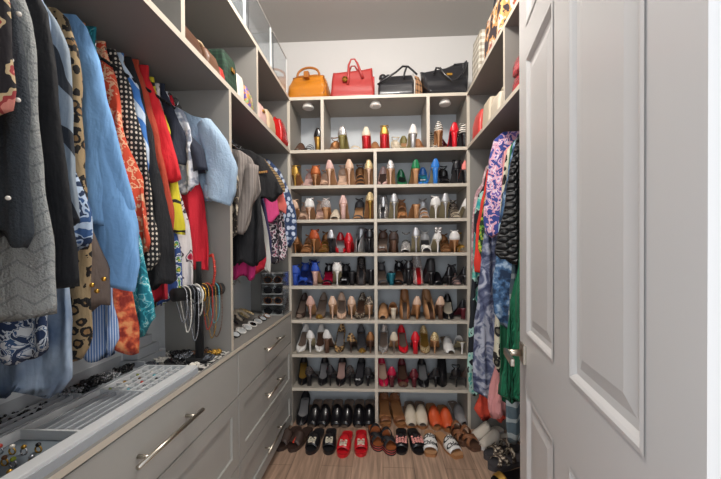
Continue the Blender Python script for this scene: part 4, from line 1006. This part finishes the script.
# orange doctor bag
org = mat('tan_orange_leather', 'c97c1e', .4, bump=(30, .3), coat=.15); brn = mat('brown_leather_trim', 'a8641f', .45)
bg = empty('doctor_bag', (X(310.5, 2.50), 2.50, T0), (0, 0, radians(-6))); tag(bg, 'orange tan leather doctor bag on the top shelf, first handbag from the left', 'bag')
body_loft([(0, .27, .15), (.03, .30, .17), (.11, .29, .15), (.17, .25, .09), (.185, .235, .05)], .035, seed=1, crease=.012).obj('body', org, bg)
b = MB(); b.tube([(-.12, -.02, .182), (-.06, -.03, .19), (.06, -.03, .19), (.12, -.02, .182)], .007, 8); b.obj('frame_rim', brn, bg)
b = MB(); b.tube(arch(-.085, .085, -.03, .175, .075, p=.7), .0085, 10); b.obj('handle', brn, bg)
boxes('clasp', brn, [(-.018, .018, -.085, -.05, .155, .20)], bg, bev=.003)
b = MB(); b.tube([(.12, -.04, .17), (.145, -.07, .10), (.13, -.085, .03)], .005, 7); b.obj('side_strap', brn, bg)
# red tote
red = mat('coral_red_leather', 'a8322f', .42, bump=(120, .15), coat=.1); gold_ = GOLD
bg = empty('tote_bag', (X(353.5, 2.50), 2.50, T0), (0, 0, radians(4))); tag(bg, 'red leather tote with round gold clasp on the top shelf', 'bag')
bendr = lambda x, y, z: z+(.035*(x/.16)**2*(z/.2)**2 if z > .1 else 0)+(.05*max(0, x/.16)**2 if z > .15 and y < 0 else 0)
body_loft([(0, .30, .12), (.02, .32, .14), (.10, .31, .12), (.175, .29, .09)], .02, bend=bendr, seed=2).obj('body', red, bg)
boxes('side_gusset', mat('dark_red_leather', 'b52f33', .45), [(.145, .160, -.05, .05, .01, .17)], bg, bev=.006)
for yy in (-.062, .03):
    b = MB(); b.tube([(-.035, yy, .10), (-.03, yy, .18), (-.028, yy, .24), (-.01, yy, .283), (.015, yy, .285), (.035, yy, .255), (.055, yy, .20), (.075, yy, .15)], [.011, .010, .008, .006, .006, .008, .010, .011], 9, flat=.7); b.obj('handle', red, bg)
b = MB(); b.cyl((-.055, -.077, .135), .02, .008, 24, axis=1); o = b.obj('clasp', gold_, bg)
b = MB(); b.cyl((-.055, -.080, .135), .008, .004, 16, axis=1); b.obj('clasp_stud', brn, o)
# black satchel with plaid side
blkl = mat('black_leather', '26262a', .32, bump=(60, .2), coat=.25)
bg = empty('satchel_bag', (X(397, 2.50), 2.50, T0), (0, 0, radians(-3))); tag(bg, 'black leather satchel with tan plaid end panel on the top shelf', 'bag')
body_loft([(0, .25, .14), (.02, .27, .16), (.10, .26, .14), (.165, .24, .05), (.175, .23, .03)], .025, seed=3, crease=.006).obj('body', blkl, bg)
plaid = mat('tan_plaid_canvas', 'b98a62', .7, pat=('plaid', 22, '3a2c26', .3))
b = MB(); b.grid([[(.136, -.08, 0.005), (.190, -.03, .005), (.190, .05, .005), (.136, .08, .005)], [(.136, -.078, .10), (.186, -.03, .10), (.186, .05, .10), (.136, .078, .10)], [(.13, -.04, .165), (.165, -.015, .16), (.165, .03, .16), (.13, .04, .165)]], True, True, True); b.obj('plaid_end_panel', plaid, bg, smooth=False, bev=.008)
b = MB(); b.tube([(.128, -.085, .0), (.13, -.083, .10), (.118, -.04, .172)], .005, 7); b.obj('white_piping', mat('pale_piping', 'cfc9c0', .4), bg)
b = MB(); b.tube([(-.135, -.07, .095), (-.07, -.085, .13), (.0, -.085, .17), (.045, -.07, .215), (.085, -.05, .222), (.12, -.05, .19), (.15, -.04, .165)], .007, 8); b.obj('handle', blkl, bg)
b = MB(); b.tube([(.05, -.08, .12), (.06, -.075, .17), (.075, -.06, .215)], .007, 8); b.obj('strap', blkl, bg)
b = MB(); b.ball((-.10, 0, .175), .03, 12, 8, .9); b.ball((-.06, 0, .18), .022, 12, 8, .8); b.obj('bow_knot', blkl, bg)
# black tote
bg = empty('tote_bag', (X(445, 2.49), 2.49, T0), (0, 0, radians(3))); tag(bg, 'slouchy black leather tote with gold plate and looped handles on the top shelf', 'bag')
bendb = lambda x, y, z: z+(.055*(abs(x+.02)/.17)**2.2*(z/.17)**2+(.05*max(0, (x-.06)/.12) if z > .14 else 0) if z > .08 else 0)
body_loft([(0, .25, .13), (.02, .28, .15), (.09, .32, .12), (.155, .35, .05)], .025, bend=bendb, seed=4, crease=.012).obj('body', blkl, bg)
boxes('gold_plate', gold_, [(-.005, .035, -.083, -.078, .132, .148)], bg)
b = MB(); b.tube([(-.09, -.06, .15), (-.075, -.07, .19), (-.05, -.085, .18), (-.02, -.095, .13), (.03, -.10, .085), (.07, -.10, .10), (.11, -.09, .15), (.135, -.08, .215), (.14, -.07, .235), (.12, -.06, .22), (.115, -.06, .17)], .0075, 9); b.obj('handle', blkl, bg)
b = MB(); b.tube([(-.06, .0, .15), (-.01, .0, .155), (.06, 0, .17), (.10, 0, .21), (.125, -.01, .235)], .0075, 9); b.obj('handle', blkl, bg)

def box_bag(name, label, loc, w, d, h, m, rot=0, handle=None, hm=None, top=.9, lid=None, seed=0, r=.015, group=None):
    g = empty(name, loc, (0, 0, rot)); tag(g, label, 'bag', group)
    body_loft([(0, w*.94, d*.94), (h*.08, w, d), (h*.6, w*.98, d*.97), (h, w*top, d*top*.8)], r, seed=seed).obj('body', m, g)
    if handle:
        x0, x1, hh = handle; b = MB(); b.tube(arch(x0, x1, 0, h*.93, hh, p=.8), .0055, 8); b.obj('handle', hm or m, g)
    if lid: boxes('clasp', lid, [(-.015, .015, -d/2-.006, -d/2+.004, h*.55, h*.66)], g, bev=.002)
    return g
z2 = SH[1]
# left cubbies (long side faces the aisle: rot 90)
H90 = pi/2
box_bag('handbag', 'brown leather bag lying in the left cubby, nearest the camera', (-.74, 1.20, z2), .16, .12, .09, mat('dark_brown_leather', '5a3a28', .4), H90, (-.06, .05, .07), brn, seed=5)
box_bag('handbag', 'tan and cream strapped bag beside the green plaid bag', (-.73, 1.34, z2), .11, .12, .085, mat('dark_tan_leather', '6d4b36', .45), H90, (-.05, .05, .05), mat('cream_strap', 'cbb28f', .5), seed=6)
box_bag('clutch_bag', 'small red purse in front of the green plaid bag', (-.69, 1.405, z2), .05, .04, .06, mat('red_purse', 'b53028', .4), H90, seed=6)
box_bag('box_bag', 'dark green woven box bag standing in the left cubby', (-.73, 1.50, z2), .12, .12, .165, mat('green_tweed', '1b3024', .8, pat=('plaid', 40, '2c4c38', .3)), H90, lid=gold_, top=1, seed=7)
box_bag('box_bag', 'white textured box bag right of the green woven bag', (-.73, 1.605, z2), .07, .12, .13, mat('white_textured_bag', 'd8d2c6', .6, bump=(90, .6)), H90, top=1, seed=8)
box_bag('handbag', 'multicoloured patterned bag with gold chain by the cubby divider', (-.72, 1.69, z2), .08, .12, .11, mat('colour_print_bag', 'c59a58', .5, pat=('noise', 26, [(.4, '6a54a0'), (.47, 'c98a3c'), (.54, '7fa06a'), (.6, 'd5b1a0')], 'CONSTANT', 2)), H90, (-.03, .03, .04), gold_, seed=9)
box_bag('handbag', 'pale pink bag with tall tan loop handle in the left cubby', (-.72, 1.87, z2), .13, .12, .11, mat('pale_pink_leather', 'd9b3ac', .5), H90, (-.045, .045, .13), mat('tan_handle', 'b98e6a', .5), lid=gold_, seed=10)
box_bag('handbag', 'beige leather bag between the pink and red bags', (-.72, 2.03, z2), .13, .12, .125, mat('beige_leather', 'c3ab8b', .5), H90, (-.03, .03, .03), None, seed=11)
box_bag('handbag', 'glossy red bag at the right end of the left cubby', (-.71, 2.25, z2), .14, .13, .15, mat('glossy_red', 'c2201f', .25, coat=.5, bump=(25, .8)), H90, (-.04, .04, .04), None, seed=12)
# right cubbies
box_bag('handbag', 'coral red bag at the left end of the right cubby', (.665, 2.24, z2), .17, .10, .17, mat('coral_bag', 'd8453f', .4, coat=.2), H90, seed=13, top=.85, lid=None)
box_bag('box_bag', 'cream boxy bag right of the coral bag in the right cubby', (.67, 2.05, z2), .14, .10, .165, mat('cream_leather', 'cdbfa8', .5), H90, top=1, lid=gold_, seed=14)
box_bag('handbag', 'cream bag with knotted strap by the right cubby divider', (.665, 1.88, z2), .14, .10, .12, mat('ivory_leather', 'd2c7b4', .5), H90, (-.04, .03, .05), None, seed=15)
croc = mat('red_croc', 'a81f2c', .25, coat=.4, pat=('noise', 60, [(.4, '8c1a25'), (.6, 'c23a42')], 'LINEAR'), bump=(60, .8))
box_bag('clutch_bag', 'red crocodile textured bag, lower of two behind the door', (.675, 1.52, z2), .22, .12, .085, croc, H90, top=1, seed=16)
box_bag('clutch_bag', 'red crocodile textured bag stacked on another behind the door', (.675, 1.52, z2+.087), .22, .12, .08, croc, H90, top=.95, seed=17)
# right top shelf
check = mat('checker_canvas', 'd9d4c8', .6, pat=('plaid', 26, '8f8574', .5))
box_bag('tote_bag', 'white and grey checkered tote at the corner of the right top shelf', (.655, 2.22, T0), .17, .09, .27, check, H90, seed=18, top=1)
print_ = mat('collage_print', 'c99a6a', .5, pat=('noise', 14, [(.38, '3c3138'), (.46, 'd29a5c'), (.53, 'e3d3c2'), (.6, 'a75a48')], 'CONSTANT', 3))
box_bag('tote_bag', 'collage print tote with dark strap handle on the right top shelf', (.66, 1.90, T0), .28, .10, .23, print_, H90, (-.05, .12, .16), blkl, seed=19, top=1)

# clear acrylic cases on the left top shelf
for i, (y0, y1) in enumerate(((1.27, 1.63), (1.67, 2.02), (2.06, 2.36))):
    g = empty('clear_case', (0, 0, 0)); x0, x1, h, t = -.93, -.662, .25, .004
    tag(g, 'clear acrylic display case on the left top shelf, ' + ('nearest the camera', 'middle one', 'beside the orange bag')[i], 'display case', 'acrylic cases on the top shelf')
    for nm, q in (('side_panel', (x0, x1, y0, y0+t, 0, h)), ('side_panel', (x0, x1, y1-t, y1, 0, h)), ('front_panel', (x1-t, x1, y0+t, y1-t, 0, h)), ('top_panel', (x0, x1, y0, y1, h, h+t))):
        boxes(nm, ACR, [q[:4]+(T0+q[4], T0+q[5])], g)
    e = mat('polished_acrylic_edge', 'f2f4f4', .15)
    o = boxes('corner_edge', e, [(x1-.010, x1+.002, y1-.014, y1+.001, T0, T0+h)], g)
    boxes('top_edge', mat('acrylic_edge_grey', 'a9a6a2', .2), [(x1-.004, x1+.002, y0, y1, T0+h, T0+h+.007)], g)
for y, lab in ((1.86, 'small grey bag inside the middle clear case'), (2.22, 'small grey bag inside the clear case beside the orange bag')):
    box_bag('clutch_bag', lab, (-.74, y, T0), .16, .10, .10, mat('grey_bag', '9a9494', .5), H90, (-.04, .04, .04), None, seed=y)

# ------------------------------------------------------------------ jewellery
TRAY = mat('tray_grey', 'a9adb2', .5); TRAYD = mat('tray_lining', '6e7880', .8); TRW = mat('tray_rim_white', 'd3d5d6', .35)
zc = .83
t = empty('jewellery_tray', (0, 0, 0)); tag(t, 'long white edged jewellery tray with open compartments along the counter front', 'tray')
X0, X1, Y0, Y1 = -.845, -.662, .46, 1.17
boxes('base', TRAYD, [(X0, X1, Y0, Y1, zc, zc+.004)], t)
boxes('rim', TRW, [(X1-.034, X1, Y0, Y1, zc+.004, zc+.028), (X0, X0+.006, Y0, Y1, zc+.004, zc+.028), (X0+.006, X1-.034, Y1-.006, Y1, zc+.004, zc+.028), (X0+.006, X1-.034, Y0, Y0+.006, zc+.004, zc+.028)], t, bev=.0015)
boxes('front_lip', TRAY, [(X1, X1+.003, Y0, Y1, zc, zc+.020)], t)
xi0, xi1 = X0+.006, X1-.034
for y in (.735, .955): boxes('cross_divider', TRW, [(xi0, xi1, y, y+.006, zc+.004, zc+.026)], t)
for k in range(1, 6):
    x = xi0+(xi1-xi0)*k/6; boxes('divider', TRAY, [(x-.0035, x+.0035, .742, .954, zc+.004, zc+.022)], t)
for k in range(1, 5):
    x = xi0+(xi1-xi0)*k/5; boxes('divider', TRW, [(x-.0025, x+.0025, .962, Y1-.006, zc+.004, zc+.024)], t)
for k in range(1, 7):
    y = .962+(Y1-.968)*k/7; boxes('divider', TRW, [(xi0, xi1, y-.002, y+.002, zc+.004, zc+.022)], t)
# raised tray at the back
t = empty('jewellery_tray', (0, 0, 0)); tag(t, 'raised grey jewellery tray against the wall behind the white edged tray', 'tray')
bx0, bx1 = WL+.004, -.849
boxes('riser', TRAY, [(bx0, bx1, .46, 1.17, zc, zc+.018)], t)
boxes('rim', TRAY, [(bx0, bx0+.006, .46, 1.17, zc+.018, zc+.06), (bx1-.005, bx1, .46, 1.17, zc+.018, zc+.030), (bx0+.006, bx1-.005, 1.164, 1.17, zc+.018, zc+.04)], t)
for k in range(1, 4): boxes('divider', TRAY, [(bx0+.006+k*.024, bx0+.010+k*.024, .46, .90, zc+.018, zc+.034)], t)
boxes('cross_divider', TRAY, [(bx0, bx1, .90, .906, zc+.018, zc+.038)], t)
for i, (zz, y0, y1) in enumerate(((0, 1.18, 1.34), (.04, 1.18, 1.30), (.08, 1.18, 1.26))):
    o = boxes('jewellery_box', TRAY, [(WL+.004, -.89, y0, y1, zc+zz, zc+zz+.038)], bev=.003)
    tag(o, 'flat grey jewellery box stepped against the wall, ' + ('lowest', 'middle', 'topmost')[i], 'box', 'stepped jewellery boxes')
mos = mat('mosaic_mat', 'c6c3bd', .5, pat=('noise', 75, [(.47, '17181b'), (.53, 'd5d2cc')], 'CONSTANT', 1))
o = boxes('patterned_liner', mos, [(-.945, XL-.008, 1.175, 1.415, zc, zc+.003)]); tag(o, 'black and white patterned liner under the necklace stand', 'liner')

def bead_path(pts, n, r, m, label=None, name='necklace', cat='necklace', group=None, closed=False, jitter=.15, seed=0, o_loc=None):
    rnd = random.Random(seed); P = [Vector(p) for p in pts]; L = [0]
    for a, c in zip(P, P[1:]): L.append(L[-1]+(c-a).length)
    b = MB(); org_ = P[0]
    for k in range(n):
        s_ = L[-1]*k/(n-1); j = 1
        while j < len(L)-1 and L[j] < s_: j += 1
        f = (s_-L[j-1])/max(1e-9, L[j]-L[j-1]); p = P[j-1].lerp(P[j], f)-org_
        b.ball(p, r*(1+jitter*(rnd.random()-.5)*2), 6, 4)
    o = b.obj(name, m, None, org_)
    if label: tag(o, label, cat, group)
    return o
BM = dict(black=mat('jet_bead', '111114', .15), silver=mat('silver_bead', 'a9abb0', .25, .85), gold=mat('gold_bead', 'c59a48', .25, .9), pearl=mat('pearl_bead', 'e3ded4', .2), red=mat('red_bead', 'b8382a', .3),
          green=mat('olive_bead', '8c9a2e', .2), brown=mat('bronze_bead', '6a4630', .3, .4), steel=mat('steel_bead', '6f747d', .25, .7), turq=mat('turquoise_bead', '5fa8b5', .4))
def coil(cx, cy, z, rx, ry, turns, seed, zr=.010):
    rnd = random.Random(seed); out = []
    N_ = int(26*turns)
    for k in range(N_):
        a = 2*pi*k/26; q = .55+.45*sin(k*.37+seed)
        out.append((cx+rx*q*cos(a)+rnd.uniform(-.004, .004), cy+ry*q*sin(a)+rnd.uniform(-.005, .005), z+.005+zr*rnd.random()))
    return out
def pile(lst):
    for i, (c, cx, cy, z, rx, ry, n, r, lab) in enumerate(lst):
        bead_path(coil(cx, cy, z, rx, ry, 3, i+3), n, r, BM[c], lab, seed=i, group='necklaces lying on the counter')
zb = zc+.020
pile([('black', -.90, .96, zb, .035, .05, 80, .0045, 'black bead necklace heaped in the raised tray, nearer heap'),
      ('silver', -.90, 1.05, zb, .035, .05, 70, .0045, 'silver and black bead necklace heaped in the middle of the raised tray'),
      ('black', -.895, 1.12, zb, .03, .035, 70, .005, 'black bead necklace at the far end of the raised tray'),
      ('brown', -.90, .62, zb, .03, .06, 70, .0045, 'bronze bead necklace in the raised tray at the left edge'),
      ('red', -.905, .70, zb, .025, .05, 40, .004, 'red bead necklace in the raised tray at the left edge'),
      ('black', -.905, .80, zb, .03, .06, 50, .004, 'thin black bead strand in the raised tray below the denim shirt'),
      ('steel', -.87, 1.22, zc+.003, .02, .03, 50, .005, 'steel grey bead necklace on the patterned liner behind the tray'),
      ('black', -.80, 1.25, zc+.003, .035, .04, 70, .005, 'black bead necklace on the patterned liner left of the stand'),
      ('pearl', -.70, 1.21, zc+.003, .022, .025, 50, .0045, 'pearl necklace on the patterned liner beside the tray end'),
      ('gold', -.70, 1.375, zc+.003, .03, .022, 60, .005, 'gold bead necklace at the foot of the black stand'),
      ('black', -.84, 1.36, zc+.003, .05, .03, 80, .0055, 'black bead necklace against the partition'),
      ('brown', -.765, 1.375, zc+.003, .03, .025, 60, .0055, 'rosy bronze bead necklace behind the black stand'),
      ('silver', -.90, .93, zb+.004, .03, .04, 70, .004, 'silver bead strand crossing the nearer black heap in the raised tray'),
      ('black', -.895, 1.00, zb+.004, .035, .06, 90, .0055, 'chunky black bead necklace in the middle of the raised tray'),
      ('black', -.75, 1.21, zc+.003, .03, .025, 60, .0045, 'black bead necklace directly behind the far end of the white edged tray'),
      ('silver', -.80, 1.32, zc+.003, .035, .035, 70, .0045, 'silver bead necklace left of the black stand foot'),
      ('pearl', -.86, 1.27, zc+.003, .03, .03, 60, .0045, 'white bead necklace between the stepped boxes and the stand'),
      ('steel', -.69, 1.30, zc+.003, .015, .03, 50, .004, 'steel bead necklace along the counter front edge')])
# brooches and rings in the near compartments
def ring(loc, m, gm, label, r=.007, name='ring', sz=.005):
    g = empty(name, loc); tag(g, label, name, 'rings and brooches in the tray')
    b = MB(); b.tube([(r*cos(a), 0, r+r*sin(a)) for a in [2*pi*k/14 for k in range(14)]], .0018, 6, True); b.obj('band', m, g)
    b = MB(); b.ball((0, 0, 2*r+sz*.6), sz, 8, 6); b.obj('stone', gm, g)
cols = [('green', 'yellow green'), ('silver', 'silver'), ('red', 'red'), ('pearl', 'white'), ('gold', 'gold'), ('black', 'black'), ('turq', 'pale blue'), ('brown', 'brown')]
rnd = random.Random(5)
for k in range(14):
    c, nm = cols[k % 8]; x, y = -.825+(k % 5)*.028+rnd.uniform(-.004, .004), .60+(k//5)*.042+rnd.uniform(-.006, .006)
    ring((x, y, zc+.004), BM['gold' if k % 2 else 'silver'], BM[c], '%s stone ring in the nearest tray compartment, %s row, %s from the aisle' % (nm, ('front', 'middle', 'back')[k//5], ('fifth', 'fourth', 'third', 'second', 'first')[k % 5]))
for k in range(12):
    c, nm = cols[(k*3) % 8]; i, j = k % 4, k//4
    x = xi0+(xi1-xi0)*(i+.5)/5; y = .962+(Y1-.968)*(j*2+.5+(i % 2))/7
    ring((x, y, zc+.004), BM['silver' if k % 2 else 'gold'], BM[c], '%s stone ring in a small square cell, %s column from the wall, %s' % (nm, ('first', 'second', 'third', 'fourth')[i], ('near end', 'middle', 'far end')[j]), r=.006, sz=.005)

# T-bar stand with necklaces
sx, sy, zt = -.725, 1.30, 1.105
g = empty('necklace_stand', (sx, sy, zc+.003)); tag(g, 'black velvet T-bar jewellery stand on the patterned liner', 'stand')
ax = Vector((.07, .19, 0)).normalized()
b = MB(); b.cyl((0, 0, 0), .05, .012, 28); b.obj('base', BLACKV, g)
b = MB(); b.cyl((0, 0, .012), .016, zt-zc-.015, 20); b.obj('post', BLACKV, g)
b = MB(); zz = zt-zc-.003
b.tube([ax*-.11+Vector((0, 0, zz)), ax*.11+Vector((0, 0, zz))], .025, 18); b.obj('bar', BLACKV, g)
b = MB(); b.cyl((0, 0, zz+.02), .010, .10, 14); b.obj('upper_post', BLACKV, g)
def hang(tt, drop, spread, c, n, r, lab, dx=0):
    p = Vector((sx, sy, zt))+ax*tt; side_ = Vector((ax.y, -ax.x, 0))
    pts = []
    for k in range(31):
        a = pi*k/30; pts.append(p+side_*(.024*cos(a*2) if False else 0))
    # front strand loop: over the bar, down on the aisle side, back up
    pts = []; R = .0262+r
    for k in range(9):
        a = pi*k/8; pts.append(p+side_*(R*cos(a)*-1)+Vector((0, 0, R*sin(a))))
    dn = []
    for k in range(25):
        f = k/24; a = pi*f; w_ = ax*(spread*(1-cos(a))*.5+dx*sin(a))
        dn.append(p+side_*(R*cos(a)+.004*sin(3*a))+w_*sin(a)*1+Vector((0, 0, -drop*sin(a)**.7)))
    bead_path(pts+dn, n, r*.78, BM[c], lab, group='necklaces hanging on the stand', seed=int(tt*1000)+7)
for q in ((-.080, .11, .02, 'silver', 70, .0038, 'silver bead necklace nearest the left end of the stand'),
          (-.062, .15, .02, 'pearl', 80, .0034, 'pearl strand second along the stand'),
          (-.046, .13, .01, 'steel', 70, .0034, 'steel bead strand third along the stand'),
          (-.030, .19, .02, 'silver', 90, .0042, 'long silver bead strand in front of the stand post'),
          (-.012, .10, .01, 'pearl', 60, .004, 'short white bead strand by the stand post'),
          (.020, .10, .01, 'gold', 60, .0036, 'gold bead strand right of the stand post'),
          (.038, .16, .01, 'red', 80, .0036, 'red bead strand toward the right end of the stand'),
          (.055, .20, .015, 'gold', 90, .0034, 'long gold strand toward the right end of the stand'),
          (.072, .14, .01, 'turq', 70, .0034, 'turquoise and silver strand at the right end of the stand'),
          (.086, .20, .0, 'brown', 80, .0034, 'long bronze strand last on the stand')): hang(*q)
for k, c in enumerate(('silver', 'pearl', 'gold')):
    p = Vector((sx, sy, zt))+ax*(-.022+.012*k); side_ = Vector((ax.y, -ax.x, 0)); b = MB()
    b.tube([side_*(.034*cos(a))+Vector((0, 0, -.011+.034*sin(a))) for a in [2*pi*j/28 for j in range(28)]], .0035, 7, True)
    o = b.obj('bangle', BM[c], None, p); tag(o, '%s bangle looped over the middle of the velvet bar' % ('silver', 'white', 'gold')[k], 'bracelet')
bead_path([(-.72, 1.375, 1.245), (-.70, 1.36, 1.25), (-.685, 1.345, 1.22), (-.68, 1.34, 1.18), (-.69, 1.345, 1.13), (-.70, 1.35, 1.11)], 22, .006, BM['red'], 'chunky red bead necklace draped above the velvet bar', seed=3)

# second bay counter
def sunglasses(loc, rot, fm, lm, label, group):
    g = empty('sunglasses', loc, rot); tag(g, label, 'sunglasses', group)
    for sg in (-1, 1):
        b = MB(); pts = [(sg*.034+.026*cos(a)*(1-.08*sin(a)), 0, .022+.021*sin(a)) for a in [2*pi*k/24 for k in range(24)]]
        b.tube(pts, .0028, 7, True); b.obj('rim', fm, g)
        b = MB(); b.grid([[(x, -.001, z) for x, y, z in pts], [(x, .001, z) for x, y, z in pts]], True, True, True); b.obj('lens', lm, g, smooth=False)
        b = MB(); b.tube([(sg*.062, 0, .03), (sg*.066, .02, .031), (sg*.067, .10, .028), (sg*.062, .128, .012)], .0024, 7); b.obj('temple', fm, g)
    b = MB(); b.tube([(-.010, 0, .026), (0, -.002, .031), (.010, 0, .026)], .0026, 7); b.obj('bridge', fm, g)
tort = mat('tortoiseshell', '5b3a26', .2, pat=('leopard', 120, '8a5a34', '4a2c1c', '1c1210')); wf = mat('white_frame', 'e4e1dc', .25); bf = mat('black_frame', '141416', .2)
lensd = mat('dark_lens', '16181c', .06, coat=.5); lensp = mat('pale_lens', 'c9cfd2', .06, .2)
SG = [(1.475, bf, lensd, 'black sunglasses first in the counter row by the partition'), (1.545, tort, lensd, 'tortoiseshell sunglasses second in the counter row'), (1.62, bf, lensp, 'black framed pale lens glasses third in the counter row'),
      (1.695, wf, lensp, 'white glasses fourth in the counter row'), (1.77, wf, lensp, 'white framed pale lens sunglasses fifth in the counter row'), (1.85, wf, lensd, 'white framed dark lens sunglasses sixth in the counter row'),
      (1.93, wf, lensp, 'white glasses seventh in the counter row'), (2.01, bf, lensp, 'black framed glasses eighth in the counter row'), (2.09, tort, lensp, 'tortoiseshell glasses last in the counter row')]
for y, fm, lm, lab in SG: sunglasses((-.725, y, zc+.0035), (radians(-58), 0, radians(80)), fm, lm, lab, 'sunglasses laid along the counter front')
# clear tiered organiser
g = empty('sunglasses_organiser', (-.735, 2.295, zc)); tag(g, 'clear four tier organiser holding sunglasses by the shoe shelves', 'organiser')
boxes('side_panel', ACR, [(-.075, -.072, -.075, .075, 0, .285)], g); boxes('side_panel', ACR, [(.072, .075, -.075, .075, 0, .285)], g)
boxes('back_panel', ACR, [(-.072, .072, .072, .075, 0, .285)], g)
for k in range(5): boxes('shelf', mat('frosted_acrylic', 'c3c6c6', .2), [(-.072, .072, -.075, .072, k*.07, k*.07+.003)], g)
for k in range(4):
    sunglasses((-.735, 2.235, zc+.004+k*.07), (0, 0, 0), (bf, tort, bf, tort)[k], lensd, '%s sunglasses on the %s tier of the clear organiser' % (('black', 'tortoiseshell', 'black', 'tortoiseshell')[k], ('lowest', 'second', 'third', 'top')[k]), 'sunglasses in the clear organiser')
# headbands
for k, (y, c, lab) in enumerate(((1.66, 'snake', 'snakeskin headband nearest the partition, behind the sunglasses'), (1.76, 'black', 'black padded headband left of the tan print one'), (1.85, 'matte', 'wide matte black headband behind the white glasses'), (1.95, 'snake', 'tan print padded headband behind the white glasses'), (2.05, 'cream', 'cream padded headband behind the last glasses'), (2.13, 'glitter', 'gold glitter headband beside the clear organiser'))):
    b = MB(); b.tube([(.058*cos(a), .0, .004+.075*sin(a)) for a in [pi*(-.02+1.04*j/20) for j in range(21)]], [.005+.009*sin(pi*j/20) for j in range(21)], 10)
    o = b.obj('headband', leather(c), None, (-.845, y, zc+.012), (radians(-62 if k % 2 else -55), 0, radians(70+5*k))); tag(o, lab, 'headband', 'headbands at the back of the counter')
o = MB(); rows = [[(.055*q*cos(2*pi*k/32)*1.25, .055*q*2.0*sin(2*pi*k/32), z) for k in range(32)] for q, z in ((.6, 0), (.95, .004), (1.0, .012), (.96, .013), (.9, .007), (.3, .005))]
o.grid(rows, True, True, True); o = o.obj('dish', mat('white_ceramic', 'cfd0cc', .2), None, (-.86, 1.57, zc)); tag(o, 'shallow white dish on the counter beside the partition', 'dish')
b = MB(); P = [(WL+.012, 1.75+.045*k, 1.06+(.022 if k % 2 else -.012)) for k in range(11)]; b.tube(P, .005, 6); o = b.obj('zigzag_rack', mat('white_rack', 'c8c9c6', .4)); tag(o, 'white zigzag rack on the wall under the second clothes rod', 'rack')
